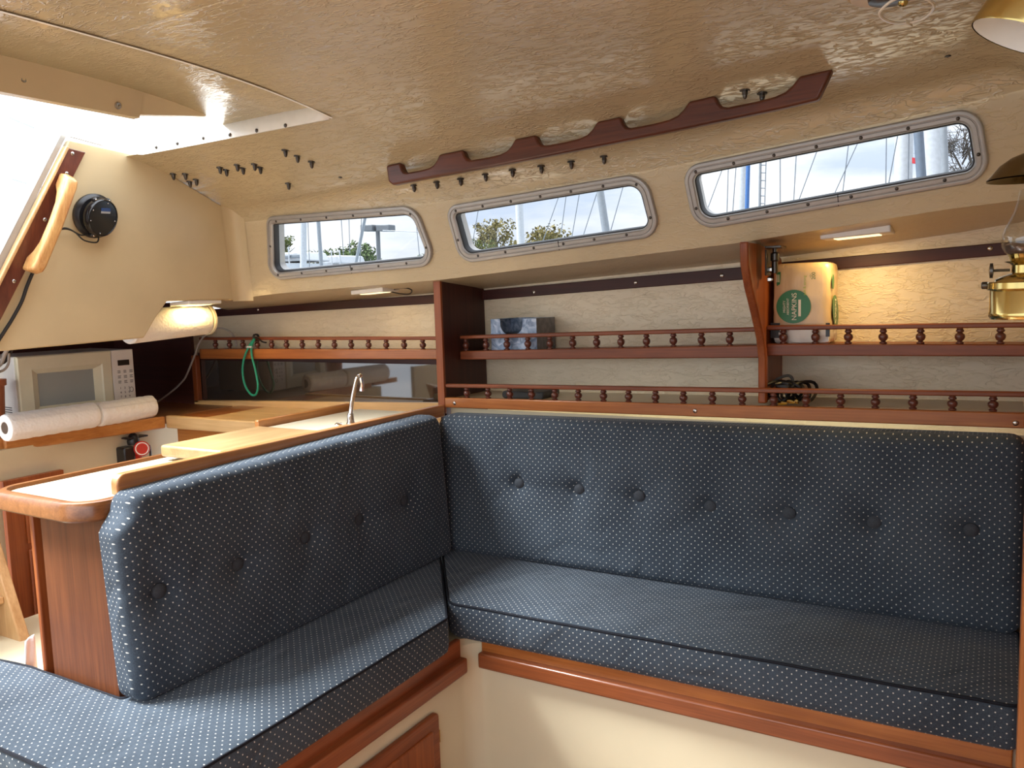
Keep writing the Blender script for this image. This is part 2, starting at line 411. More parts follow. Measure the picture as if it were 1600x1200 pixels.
# soffit under the side deck, the outboard strip and the embossed hull liner
LY = 2.42
s2 = [at(440, 478, Y=LY), at(740, 453, Y=LY), at(1313, 394, Y=LY), at(1562, 353, Y=LY)]
def s2z(X):
    pts = s2
    for a, b in zip(pts, pts[1:]):
        if X <= b.x or b is pts[-1]: return a.z + (b.z - a.z) * (X - a.x) / (b.x - a.x)
g = G(); top = foldL; bot = [V((p.x * 1.06 if p.x < 0 else p.x, LY, s2z(p.x * 1.06))) for p in foldL]
g.loft([top, bot], closed=False); g.v = g.v
soffit = S(g.build('trim_soffit', M_band, smooth=True))
g = G(); g.loft([[V((X, LY, s2z(X) + .004)) for X in (-3.4, -2.4, -1.5, -.8, 0, .3)], [V((X, LY, .80)) for X in (-3.4, -2.4, -1.5, -.8, 0, .3)]], closed=False)
S(g.build('wall_hull', M_liner))
# dark batten under the deck edge, three lengths with screws
def batten(i, x0, x1, t0, t1, h0, h1, scr):
    a, b = at(x0, t0, Y=LY - .012), at(x1, t1, Y=LY - .012); a2, b2_ = at(x0, h0, Y=LY - .012), at(x1, h1, Y=LY - .012)
    o = S(G().prism([a, b, b2_, a2], (0, .014, 0)).build('trim_%d' % i, M_darkx, bevel=.002))
    for x, y in scr: G().dome(at(x, y, Y=LY - .012), (0, -1, 0), .0065, .003).build('screw', M_steel, o, True)
batten(1, 300, 700, 485, 459, 497, 473, [(403, 484)])
batten(2, 740, 1196, 455, 414, 470, 434, [(834, 456.5), (993, 441.5), (1128, 430.5)])
batten(3, 1196, 1640, 412, 372.5, 430, 392.5, [(1547, 388)])

# aft bulkhead (carries the fan), with its sloping lower cut-away
pl = [(108, 218), (215, 242), (290, 287), (362, 331), (372, 340), (372, 469), (335, 468.5), (262, 470), (243, 497), (225, 528), (120, 538), (-80, 556), (-45, 510), (40, 350)]
wall_aft = S(G().prism([bulk(*p) for p in pl], (-.02, 0, 0)).build('wall_aft', M_gel, bevel=.004))
# rounded inside corner between bulkhead and cabin side
g = G(); rings = []
for k in range(9):
    z = 1.555 - (1.555 - 1.215) * k / 8
    yb = 2.06 + .25 * (1.54 - z); xk = -2.32 + .2 * (z - 1.52); C = V((xk, yb, z)); d1 = V((0, -1, 0)); d2 = V((1, 0, 0)); off_ = V((.0012, -.0012, 0))
    rings.append([C + d1 * .05 * (1 - t) ** 2 + d2 * .05 * t * t + off_ for t in [j / 7 for j in range(8)]])
g.loft(rings, closed=False); S(g.build('trim_corner', M_gel, smooth=True))
# hatch coaming: white, with screws
g = G(); n = 10
lo = [V((HX1 - .004 + (HX0 - HX1 + .05) * k / n, HY1 - .004, 0)) for k in range(n + 1)]
lo += [V((HX0 + .035, HY1 - .016, 0)), V((HX0 + .015, HY1 - .04, 0)), V((HX0 + .006, HY1 - .075, 0)), V((HX0 + .004, HY1 - .12, 0)), V((HX0 + .004, 1.44, 0))]
for p in lo: p.z = zceil(p.x, p.y) - .006
hc = [.050 if p.x > HX0 + .1 else .022 for p in lo]
g.loft([[p + V((0, .006, 0)) for p in lo], lo, [p + V((0, 0, h)) for p, h in zip(lo, hc)]], closed=False)
coam = S(g.build('trim_hatch_coaming', M_whitegel, smooth=True))
so_ = coam.modifiers.new('solid', 'SOLIDIFY'); so_.thickness = .006; so_.offset = 1
for x, y in [(446, 196), (401, 204), (359, 210.5), (317.5, 215.5), (277, 224), (244, 230)]:
    G().dome(at(x, y, Y=HY1 - .005), (0, -1, 0), .0055, .003).build('screw', M_dksteel, coam, True)
# cut edge of headliner along the front of the hatch
g = G(); a = [V((HX1, HY0 + (HY1 - HY0) * k / 20, 0)) for k in range(21)]
for p in a: p.z = zceil(p.x, p.y) - .003
g.loft([[p + V((.008, 0, 0)) for p in a], a, [p + V((0, 0, .035)) for p in a]], closed=False)
S(g.build('trim_hatch_lip', M_whitegel, smooth=True))
# sliding hatch over the opening (thing)
HA = -1.86
hatch = thing('sliding_hatch', (HX1, .9, zceil(HX1, .9) + .05), 'beige sliding companionway hatch pushed half open above the overhead opening', 'hatch')
def hz(Y): return zceil(-1.6, min(Y, 1.64)) + .046
g = G(); yy = [.17 + (1.70 - .17) * k / 26 for k in range(27)]
rings = [[V((X, y, hz(y) + dz)) for y in yy] + [V((X, 1.702, zceil(X, 1.7) + .006))] for X, dz in ((HX1 + .04, .0), (HX1, 0), (HX1 - .15, .003), (HA, 0))]
g.loft(rings, closed=False); o = g.build('hatch_panel', M_ceil, hatch, True); sm = o.modifiers.new('s', 'SOLIDIFY'); sm.thickness = .015; sm.offset = -1
g = G(); yk = sorted([.17 + (1.625 - .17) * k / 30 for k in range(31)] + [1.369, 1.371])
def sk_(y): return hz(y) - (1.668 if y < 1.37 else 1.676 + (hz(1.61) - .004 - 1.676) * min(1, (y - 1.37) / .24))
g.loft([[V((HA - .012, y, hz(y) + .01)) for y in yk], [V((HA - .012, y, hz(y) - sk_(y))) for y in yk], [V((HA + .012, y, hz(y) - sk_(y))) for y in yk], [V((HA + .035, y, hz(y))) for y in yk]], closed=False)
sk = g.build('hatch_skirt', M_gel, hatch, True)
for x, y in [(36, 123), (184, 165)]: G().lathe([(.009, 0), (.008, .003), (.004, .0035), (.0, .0015)], at(x, y, X=HA + .018), (1, 0, -.2), 12).build('screw', M_steel, hatch, True)

# companionway edge: mahogany trim board with edge strip
def bo(x, y, h=0): return bulk(x, y) + V((h, 0, 0))
tr = thing('trim_4', bo(60, 350), kind='structure')
G().prism([bo(101, 232), bo(129, 239), bo(-28, 548), bo(-62, 548)], (.016, 0, 0)).build('face_board', wood('deep_mahogany', (.075, .018, .010), (.16, .042, .020), 'z'), tr, bevel=.002)
G().prism([bo(97, 229, .0), bo(102, 231, .0), bo(-59, 552, .0), bo(-66, 552, .0)], (.024, 0, 0)).build('edge_strip', M_oak, tr, bevel=.003)
G().prism([bo(98, 205, -.05), bo(106, 208, -.05), bo(-60, 545, -.05), bo(-75, 545, -.05)], (.05, 0, 0)).build('drop_board_channel', M_alu, tr)
for x, y in [(108, 241), (99, 272), (65, 344), (17, 440)]: G().dome(bo(x, y, .016), (1, 0, -.2), .006, .003).build('screw', M_steel, tr, True)

# floor, bases, right-hand bulkhead and post
FZ = -.07
S(G().span((-3.4, -.7, FZ - .03), (1.1, 2.5, FZ)).build('floor', wood('teak_sole', (.20, .08, .03), (.38, .19, .08), 'x')))
g = G(); bx, by, r = -1.178, 1.745, .055
path = [V((bx, .60, FZ))] + [V((bx + r - r * math.cos(t), by - r + r * math.sin(t), FZ)) for t in [PI / 2 * k / 8 for k in range(9)]] + [V((.07, by, FZ))]
g.loft([path, [p + V((0, 0, .308 - FZ)) for p in path], [p + V((0, 0, .324 - FZ)) + (V((-.012, .012, 0))) for p in path]], closed=False)
S(g.build('wall_settee_base', M_base, smooth=True))
S(G().add([(bx - .012, .6, .324), (bx - .012, 1.7, .324), (bx + .045, by + .012, .324), (.07, by + .012, .324), (.07, 2.3, .324), (-2.4, 2.3, .324), (-2.4, .6, .324)], [tuple(range(7))]).build('trim_settee_platform', M_base))
S(G().span((-2.4, .585, FZ), (bx - .005, .6, .32)).build('trim_settee_end', M_base))
S(G().span((.07, .9, FZ), (.09, 2.44, 1.0)).build('wall_forward', M_redz))  # lower part is out of view; dark wood chosen to cut bounce light
S(G().span((.0435, 1.56, FZ), (.0685, 1.62, .985)).build('trim_5', M_teakz, bevel=.004))
# the rest of the cabin, behind the photographer: port side left open above for fill light, forward end closed
S(G().span((-2.5, -.64, FZ), (1.0, -.62, .60)).build('wall_port', M_gel))
S(G().span((1.0, -.64, FZ), (1.02, .95, 1.75)).build('wall_bow', M_redz))  # unseen; dark wood chosen to cut bounce onto the shorter back cushion
S(G().span((.07, .9, 1.0), (.09, 2.44, 1.75)).build('wall_forward_top', M_gel))
g = G().span((.07, -.3, 1.70), (1.0, .95, 1.72))
S(g.build('ceiling_bow', M_gel))
S(G().span((-2.42, -.64, FZ), (-2.40, .38, 1.72)).build('wall_aft_port', M_gel))
S(G().span((-2.60, .30, FZ), (-2.58, 1.2, .86)).build('wall_engine', M_base))
# beige backing behind the long back cushion and behind the side galley
S(G().span((-1.51, 2.178, .326), (.068, 2.184, .852)).build('wall_settee_back', M_base))

# settee front trims: upright board and projecting nosing
def settee_trim(i, a, b, out, m, m2):
    o = thing('trim_%d' % i, a, kind='structure'); out = V(out)
    G().beam(a + V((0, 0, -.022)), b + V((0, 0, -.022)), out * .016, (0, 0, .050)).build('upright_board', m, o, bevel=.003)
    G().beam(a + V((0, 0, -.062)) + out * .010, b + V((0, 0, -.062)) + out * .010, out * .036, (0, 0, .040)).build('nosing', m2, o, bevel=.005)
settee_trim(6, V((-1.132, by - .010, .338)), V((.042, by - .010, .338)), (0, -1, 0), M_teakx, M_teakr)
settee_trim(7, V((bx + .010, .62, .338)), V((bx + .010, 1.675, .338)), (1, 0, 0), M_redy, M_redy)
# locker door under the left seat
dx = bx + .004
dl = thing('door_1', (dx, 1.4, .03), kind='structure')
da, db = at(568, 1194, X=dx), at(674, 1113, X=dx)
zt0, zt1 = .255, .235
y0, y1 = da.y, db.y + .012
p = rpoly([(y0 - .25, .03), (y1, .03), (y1, db.z - .0), (y0 - .25, db.z)], (.01, .012, .014, .01))
G().prism([V((dx, a[0], a[1])) for a in p], (.014, 0, 0)).build('door_frame', M_redy, dl, bevel=.003)
p = [(y0 - .21, .07), (y1 - .03, .07), (y1 - .03, db.z - .035), (y0 - .21, db.z - .035)]
G().prism([V((dx + .01, a[0], a[1])) for a in p], (.010, 0, 0)).build('door_panel', M_redz, dl, bevel=.007)
G().lathe([(.003, 0), (.003, .03)], (dx + .01, y1 + .002, db.z - .05), (0, 0, -1), 8).build('hinge', M_brass, dl, True)

# ================================================================== WINDOWS
for i, (cs, rd) in enumerate(wins):
    cen = sum((b3(p) for p in cs), V((0, 0, 0))) / 4
    wo = thing('window_%d' % (i + 1), cen, kind='structure')
    R = lambda ins, h: [b3(p, h) for p in rpoly(cs, rd, ins, 10)]
    T = 1.0
    prof = [(0, 0), (0, .007), (.0025, .0105), (.006, .0115), (.010, .011), (.0112, .0085), (.0124, .0085), (.0136, .0105), (.021, .0105), (.0245, .008), (.0262, .004), (.027, -.006)]
    o = G().loft([R(*q_) for q_ in prof], True, False).build('frame', M_alu, wo, True, ang=30)
    o = G().loft([R(*q_) for q_ in [(.0255, .002), (.0285, .003), (.030, -.001), (.030, -.02), (.026, -.02)]], True, False).build('gasket', M_rubber, wo, True)
    o = G().loft([R(.0262, -.012), R(.0262, -.05)], True, False).build('outer_trim', M_alu, wo, True)
    pr_ = R(.027, -.016); G().add(pr_, [tuple(range(len(pr_)))]).build('pane', M_pane, wo)
    # screws round the frame
    lp = [b3(p, .0105) for p in rpoly(cs, rd, .0172, 10)]
    cum = [0]
    for k in range(len(lp)): cum.append(cum[-1] + (lp[(k + 1) % len(lp)] - lp[k]).length)
    ns = (14, 15, 15)[i]
    for s_ in range(ns):
        d = (s_ + .35) * cum[-1] / ns
        k = max(j for j in range(len(lp)) if cum[j] <= d); t = (d - cum[k]) / max(1e-6, cum[k + 1] - cum[k]); p = lp[k].lerp(lp[(k + 1) % len(lp)], t)
        G().dome(p, EN, .0042, .0025, 8).build('screw', M_dksteel, wo, True)
    # joint in the lower edge
    a, b = [b3(cs[3].lerp(cs[2], .53) + V((0, d)), .0108) for d in (.012, .024)]
    G().beam(b3(cs[3].lerp(cs[2], .53) + V((0, .001)), .0095), b3(cs[3].lerp(cs[2], .53) + V((0, .026)), .0095), EU * .0018, EN * .003).build('joint', M_rubber, wo)

# ================================================================== CUSHIONS
def back_cushion(name, label, P0, ax, up0, up1, nrm, W, buttons, sl=None, T=.085, ztop=None, group=None):
    """front face grid: s along ax, t up (0..1) between bottom line and top line; thickness measured along nrm"""
    root = thing(name, P0, label, 'cushion')
    r = .03
    def spaced(n):
        e = [0, .003, .008, .015, .03, .05]; L = [i for i in e]
        return e
    def axis(n, ln):
        e = [0, .0025, .007, .014, .024, .036]; m = max(4, int((ln - .072) / .0125)); return e + [.036 + (ln - .072) * k / m for k in range(1, m)] + [ln - q_ for q_ in e[::-1]]
    H = (up0 + up1).length / 2
    us, vs = axis(0, W), axis(0, H)
    g = G(); g.uv = []
    ax, nrm = V(ax), V(nrm)
    def pt(s_, t_, h):
        b = P0 + ax * s_; u = up0.lerp(up1, s_ / W)
        return b + u * (t_ / H) + nrm * h
    cr = random.uniform(0, 9)
    def corner(s_, t_, rc=.034):                       # round the corners of the outline
        dx, dy = rc - min(s_, W - s_), rc - min(t_, H - t_)
        if dx <= 0 or dy <= 0: return s_, t_
        f = max(dx, dy) / math.hypot(dx, dy); ns, nt_ = rc - dx * f, rc - dy * f
        return (ns if s_ < W / 2 else W - ns), (nt_ if t_ < H / 2 else H - nt_)
    for j, t_ in enumerate(vs):
        for i, s_ in enumerate(us):
            s2_ = s_
            if sl:
                o_ = sl(t_); s2_ = o_ + s_ * (W - o_) / W
            d = min(s_, W - s_, t_, H - t_); dr = min(d, r)
            # soft corner: combine both edge distances
            e1 = min(min(s_, W - s_), r); e2 = min(min(t_, H - t_), r)
            q_ = min(1, max(r - e1, r - e2) / r); h = T - r + r * math.sqrt(max(0, 1 - q_ * q_))
            h += .010 * math.sin(PI * t_ / H) * min(1, min(s_, W - s_) / .1)
            h += .003 * noise.noise(V((s2_ * 5, t_ * 6, cr))) * min(1, d / .05)
            for bs, bt in buttons:
                dd = math.hypot((s2_ - bs), (t_ - bt) * 1.0)
                if dd < .2:
                    h -= .018 * math.exp(-(dd / .022) ** 2) + .014 * math.exp(-(dd / .055) ** 2)
                    dy = abs(t_ - bt)
                    h -= .004 * math.exp(-(dy / .012) ** 2) * math.exp(-((s2_ - bs) / .09) ** 2)
            cs_, ct_ = corner(s_, t_); s2_ = (sl(t_) + cs_ * (W - sl(t_)) / W) if sl else cs_
            g.v.append(pt(s2_, ct_, h)); g.uv.append((s2_, ct_))
    nu, nv = len(us), len(vs)
    for j in range(nv - 1):
        for i in range(nu - 1): a = j * nu + i; g.f.append((a, a + 1, a + nu + 1, a + nu))
    # sides and back
    border = [(i, 0) for i in range(nu)] + [(nu - 1, j) for j in range(1, nv)] + [(i, nv - 1) for i in range(nu - 2, -1, -1)] + [(0, j) for j in range(nv - 2, 0, -1)]
    bi = [j * nu + i for i, j in border]; o = len(g.v); acc = 0
    for (i, j), k in zip(border, bi):
        s_, t_ = us[i], vs[j]; s_, ct_ = corner(s_, t_); s2_ = (sl(t_) + s_ * (W - sl(t_)) / W) if sl else s_
        g.v.append(pt(s2_, ct_, 0)); u, v_ = g.uv[k]
        g.uv.append((u + (.06 if i == nu - 1 else -.06 if i == 0 else 0), v_ + (.06 if j == nv - 1 else -.06 if j == 0 else 0)))
    n = len(bi)
    for k in range(n): g.f.append((bi[k], bi[(k + 1) % n], o + (k + 1) % n, o + k))
    g.f.append(tuple(o + k for k in range(n)))
    g.build('cover', M_fab, root, True, ang=75)
    for bs, bt in buttons:
        bb = pt(bs, bt, T + .010 * math.sin(PI * bt / H) - .0315)
        G().lathe([(.0145, 0), (.0165, .003), (.0155, .008), (.011, .0115), (.005, .013), (0, .0132)], bb, nrm, 16).build('button', M_plainfab, root, True)
    return root, pt, H
# long back cushion against the hull side
R0, R1 = V((-1.515, 2.176, 0.425)), V((.060, 2.176, 0.425))
topL, topR = at(700, 647, Y=2.135).z, at(1598, 682, Y=2.135).z
btn_px = [(807, 756), (901, 765.5), (995.5, 776), (1107, 792), (1231, 803), (1365, 817.5), (1517, 829.5)]
Wr = R1.x - R0.x
up0, up1 = V((0, .0, topL - 0.425)), V((0, .0, topR - 0.425))
nR = V((0, -1, 0))
Hr = (up0 + up1).length / 2
# lean: bottom of the back stands further in
up0.y = up1.y = .055; R0.y -= .055
def to_st(P, O, ax, up0, up1, W, H):
    s_ = (P - O).dot(ax); u = up0.lerp(up1, s_ / W); t_ = (P.z - O.z) / u.z * H; return s_, t_
bt = []
for x, y in btn_px:
    P = at(x, y, Y=2.075); s_, t_ = to_st(P, R0, V((1, 0, 0)), up0, up1, Wr, Hr); bt.append((s_, t_))
bt = [(s_, t_ + .0) for s_, t_ in bt]
back_cushion('back_cushion', 'long blue dotted back cushion with seven buttons along the hull side', R0, (1, 0, 0), up0, up1, nR, Wr, bt, T=.075)
# shorter back cushion on the galley side
L0 = V((-1.487, .957, 0.425)); LW = 2.04 - .957
tl, tr_ = at(186, 775, X=-1.475).z, at(696, 642, X=-1.475).z
u0, u1 = V((-.03, 0, tl - 0.425)), V((-.03, 0, tr_ - 0.425))
Hl = (u0 + u1).length / 2
bl = []
for x, y in [(260, 926), (382, 883.5), (487, 842), (570.5, 813), (641, 784)]:
    P = at(x, y, X=-1.425); bl.append(to_st(P, L0, V((0, 1, 0)), u0, u1, LW, Hl))
def notch(t_):
    k = max(0, min(1, (t_ - (Hl - .078)) / .05)); return .032 * k * k * (3 - 2 * k)
back_cushion('back_cushion', 'shorter blue dotted back cushion below the wooden galley rail, left of the corner', L0, (0, 1, 0), u0, u1, V((1, 0, 0)), LW, bl, sl=notch, T=.07)

def seat_cushion(label, poly, rad, z0, z1, crown=.006):
    c = sum((V((p[0], p[1], 0)) for p in poly), V((0, 0, 0))) / len(poly)
    root = thing('seat_cushion', (c.x, c.y, z0), label, 'cushion')
    g = G(); g.uv = []
    lev = [(0.012, z0), (.003, z0 + .008), (0, z0 + .022), (0, z1 - .012), (.002, z1 - .006), (.006, z1 - .002)]
    inn = [(.012, z1), (.03, z1 + crown * .35), (.06, z1 + crown * .65), (.09, z1 + crown * .85)]
    base = rpoly(poly, rad, 0); n = len(base)
    acc = [0]
    for i in range(n): acc.append(acc[-1] + (base[(i + 1) % n] - base[i]).length)
    rings = []
    for ins, z in lev:
        rp_ = rpoly(poly, rad, ins); rings.append([V((p.x, p.y, z)) for p in rp_]); g.uv += [(acc[i], z) for i in range(n)]
    for ins, z in inn:
        rp_ = rpoly(poly, rad, ins); rings.append([V((p.x, p.y, z)) for p in rp_]); 
    # side shell with its own UV run; the top takes plan UVs
    nl = len(lev)
    g.loft(rings[:nl], True, False)
    g.f.append(tuple(range(n)))
    o = len(g.v); topr = [rings[nl - 1]] + rings[nl:]
    g.loft(topr, True, False)
    g.f.append(tuple(o + (len(topr) - 1) * n + i for i in range(n)))
    for r_ in topr: g.uv += [(p.x, p.y) for p in r_]
    g.build('cover', M_fab, root, True, ang=75)
    pp = [V((p.x, p.y, z1 - .003)) for p in rpoly(poly, rad, .0025)]
    q_ = []
    for i in range(n):
        a, b = pp[i], pp[(i + 1) % n]; m = max(1, int((a - b).length / .05))
        q_ += [a.lerp(b, k / m) + V((0, 0, .002 * noise.noise(a.lerp(b, k / m) * 9))) for k in range(m)]
    G().tube(q_, .0032, 6, True).build('piping', M_pipe, root, True)
    pz = [V((p.x, p.y, z0 + .02)) for p in rpoly(poly, rad, -.0005)]
    return root
ZS = .424
seat_cushion('long blue dotted seat cushion under the seven-button back', [(-1.516, 2.10), (-1.206, 1.692), (.058, 1.712), (.058, 2.10)], (.01, .055, .03, .01), .330, ZS)
seat_cushion('blue dotted seat cushion beside the galley, running out at lower left', [(-1.470, 2.034), (-1.500, .972), (-1.82, .975), (-2.1, .945), (-2.1, .745), (-1.142, .747), (-1.146, 1.605)], (.008, .02, .03, .02, .02, .07, .035), .330, ZS)

# ================================================================== FIDDLE RAILS AND SHELVES
bal_prof = [(0, -.5), (.30, -.5), (.36, -.46), (.36, -.38), (.24, -.33), (.22, -.30), (.34, -.24), (.44, -.12), (.46, 0.0), (.42, .10), (.27, .19), (.22, .22), (.33, .27), (.37, .33), (.33, .40), (.28, .43), (.30, .5), (0, .5)]
def fiddle(label, name, Y, L, bal, screws, mb, mt, deep, hb, toplen, zb, zt, group=None, end=None):
    """zb: (left,right) top of the base rail, zt: (left,right) underside of the top rail"""
    x0, x1 = L
    root = thing(name, ((x0 + x1) / 2, Y, zb[0] - hb[0]), label, 'shelf rail' if not deep else 'shelf', group)
    a, b = V((x0, Y, zb[0])), V((x1, Y, zb[1])); dn = V((0, 0, 1))
    G().prism([a, b, b - dn * hb[1], a - dn * hb[0]], (0, .02, 0)).build('base_rail', mb, root, bevel=.003)
    if deep == 2: G().prism([a + V((0, .02, -.006)), b + V((0, .02, -.006)), b + V((0, .02, -.016)), a + V((0, .02, -.016))], (0, LY - Y - .025, 0)).build('shelf_board', M_base, root)
    elif deep:
        G().prism([a + V((0, .02, -.006)), b + V((0, .02, -.006)), b + V((0, .02, -.020)), a + V((0, .02, -.020))], (0, LY - Y - .025, 0)).build('shelf_board', M_redx, root)
    tx0, tx1 = toplen; f = lambda X: (X - x0) / (x1 - x0)
    lz = lambda t, X: t[0] + (t[1] - t[0]) * f(X)
    ra, rb = V((tx0, Y + .010, lz(zt, tx0) + .006)), V((tx1, Y + .010, lz(zt, tx1) + .006))
    G().beam(ra, rb, (0, .017, 0), (0, 0, .012)).build('top_rail', mt, root, bevel=.003)
    me = None
    for px, py in bal:
        X = at(px, py, Y=Y).x; z0, z1 = lz(zb, X) - .001, lz(zt, X) + .001; h = z1 - z0
        P = V((X, Y + .010, (z0 + z1) / 2))
        if me is None:
            g = G().lathe([(r_ * .0245, z_ * h) for r_, z_ in bal_prof], (0, 0, 0), n=12)
            o = g.build('baluster', M_redz2, None, True, ang=50); o.parent = root; o.location = P - root.location; me = o.data
        else: shared('baluster', me, root, P)
    for x, y in screws: G().dome(at(x, y, Y=Y), (0, -1, 0), .0065, .0028).build('screw', M_steel, root, True)
    return root
M_redz2 = wood('turned_mahogany', (.060, .016, .010), (.15, .045, .028), 'z', .28, .5)
def zy(x, y, Y): return at(x, y, Y=Y).z
Y1 = 2.16
lowb = [(680 + v / 3.2, 615) for v in (150, 256, 365, 474, 590, 708, 834, 960, 1095, 1235, 1380, 1530)] + [(1140 + v / 3.478, 625) for v in (235, 412, 600, 790, 995, 1210, 1432)]
fiddle('long turned fiddle rail directly above the seven-button back cushion', 'fiddle_rail', Y1, (at(692, 630, Y=Y1).x, .055), lowb,
       [(710, 630), (1086, 642), (1587, 661)], M_teakx, M_redx, 2, (zy(700, 621.5, Y1) - zy(700, 637, Y1), zy(1598, 645, Y1) - zy(1598, 670, Y1)), (at(695, 600, Y=Y1).x, .055),
       (zy(700, 621.5, Y1), zy(1598, 645, Y1)), (zy(700, 606, Y1), zy(1598, 621, Y1)))
Y2 = 2.25
XP = at(1183, 600, Y=2.175).x
upb = [(680 + v / 3.2, 530) for v in (145, 245, 350, 455, 566, 680, 800, 922, 1050, 1185, 1326, 1468)]
XL2, XR2 = -1.516, XP - .0005
fiddle('fiddled shelf holding the blue tissue box, between dark divider and curved bracket', 'fiddle_shelf', Y2, (XL2, XR2), upb, [], M_redx, M_redx, True,
       (zy(717, 548.5, Y2) - zy(717, 562, Y2), zy(1180, 539, Y2) - zy(1180, 559, Y2)), (XL2, XR2), (zy(717, 548.5, Y2), zy(1180, 539, Y2)), (zy(717, 530, Y2), zy(1180, 518, Y2)))
urb = [(1140 + v / 3.478, 526) for v in (288, 463, 642, 832, 1036, 1250, 1472)]
Y2m = Y2; Y2 = 2.225
XB = XP + .0115
fiddle('fiddled shelf holding the napkin pack, right of the curved bracket', 'fiddle_shelf', Y2, (XB, .065), urb, [], M_redx, M_redx, True,
       (zy(1200, 537, Y2) - zy(1200, 556, Y2), zy(1600, 538, Y2) - zy(1600, 557, Y2)), (XB, .065), (zy(1200, 537, Y2), zy(1600, 538, Y2)), (zy(1200, 516, Y2), zy(1600, 512, Y2)))
Y3 = 2.285
glb = [(240 + v / 3.333, 537) for v in (312, 385, 455, 530, 605, 682, 764, 848, 932, 1019, 1110, 1202, 1295, 1393)]
XG0, XG1 = at(311, 545, Y=Y3).x, -1.552
fiddle('galley fiddle shelf above the dark sliding doors, hung with green cord', 'fiddle_shelf', Y3, (XG0, XG1), glb, [], M_teakx, M_redx, True,
       (zy(320, 545, Y3) - zy(320, 561, Y3), zy(683, 546, Y3) - zy(683, 561, Y3)), (XG0, XG1), (zy(320, 545, Y3), zy(683, 546, Y3)), (zy(320, 531.5, Y3), zy(683, 531.5, Y3)))

# dark divider board between galley and settee
XD = -1.533
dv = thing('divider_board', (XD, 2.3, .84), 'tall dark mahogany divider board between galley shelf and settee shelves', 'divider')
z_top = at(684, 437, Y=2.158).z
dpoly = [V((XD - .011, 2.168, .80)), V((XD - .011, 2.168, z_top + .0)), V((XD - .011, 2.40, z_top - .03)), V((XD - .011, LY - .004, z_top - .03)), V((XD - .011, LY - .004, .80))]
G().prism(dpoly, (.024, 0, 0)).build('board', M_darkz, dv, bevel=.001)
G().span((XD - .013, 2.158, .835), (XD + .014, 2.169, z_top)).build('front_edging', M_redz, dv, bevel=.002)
# curved bracket post right of the middle
XP = at(1183, 600, Y=2.175).x
bk = thing('bracket_post', (XP, 2.2, .9), 'curved red mahogany bracket post left of the napkin pack', 'bracket')
pp = []
for x, y in [(1155, 378), (1156, 415), (1162, 450), (1172, 490), (1181, 530), (1183, 560), (1183.5, 634)]: pp.append(at(x, y, X=XP))
pp[-1].y = 2.183; pp[-2].y = max(pp[-2].y, 2.183); pp[-1].z += .006
pp = [V((XP, p.y, p.z)) for p in pp]
poly = pp + [V((XP, LY - .004, pp[-1].z)), V((XP, LY - .004, 1.25)), V((XP, 2.40, pp[0].z - .03)), V((XP, 2.16, pp[0].z))]
poly = [p + V((.0006, .004 if k < len(pp) else 0, 0)) for k, p in enumerate(poly)]
G().prism(poly, (.0104, 0, 0)).build('board', M_redz, bk, bevel=.001)
G().prism(pp + [p + V((0, .022, 0)) for p in pp[::-1]], (.021, 0, 0)).build('front_edging', M_redz, bk, bevel=.004)
br = G().span((XP + .03, 2.13, 1.262), (XP + .07, 2.19, 1.268)).lathe([(.008, 0), (.008, .03), (.011, .032), (.011, .05), (.006, .052), (.006, .066)], (XP + .048, 2.16, 1.20), n=12).span((XP + .029, 2.135, 1.195), (XP + .033, 2.185, 1.26))
br.v = [p + V((0, 0, pp[0].z - 1.275)) for p in br.v]
br.build('angle_clamp', M_dksteel, bk, True, bevel=.001)
for k, dz in enumerate((.07, .045)):
    G().lathe([(.007, 0), (.007, .006), (.004, .012)], (XP + .033, 2.15 + .02 * k, pp[0].z - dz - .02), (1, 0, 0), 6).build('bolt', M_steel, bk, True)

# ================================================================== GALLEY
ZC = .805
Pa, Pb = at(12, 690, Z=ZC), at(256, 652, Z=ZC)
Xc = Pb.x; ang = math.radians(9)
dvec = V((-math.sin(ang), -math.cos(ang), 0))       # along the front edge, inboard
E0 = Pb.copy(); E1 = E0 + dvec * ((E0.y - 1.415) / math.cos(ang))
out = V((math.cos(ang), -math.sin(ang), 0))
ac = thing('galley_counter', (E0.x, 1.9, ZC - .04), 'teak-edged aft galley counter carrying microwave and paper towel rolls', 'counter')
G().prism([E0 + V((-.006, .0, -.001)), E1 + V((-.006, 0, -.001)), V((-3.35, E1.y, ZC - .001)), V((-3.35, 2.26, ZC - .001)), V((E0.x - .01, 2.26, ZC - .001))], (0, 0, -.025)).build('counter_top', wood('dull_teak_top', (.25, .10, .035), (.42, .20, .08), 'x'), ac)
G().beam(E0 + V((0, 0, -.018)), E1 + V((0, 0, -.018)), out * .02, (0, 0, .044)).build('front_edging', M_teaky, ac, bevel=.006)
c1 = E1 + dvec * .005; c2 = E1 + V((-.12, -.055, 0))
G().beam(c1 + V((0, 0, -.018)), c2 + V((0, 0, -.018)), out.cross(V((0, 0, 1))) * .02, (0, 0, .044)).build('corner_edging', M_teaky, ac, bevel=.006)
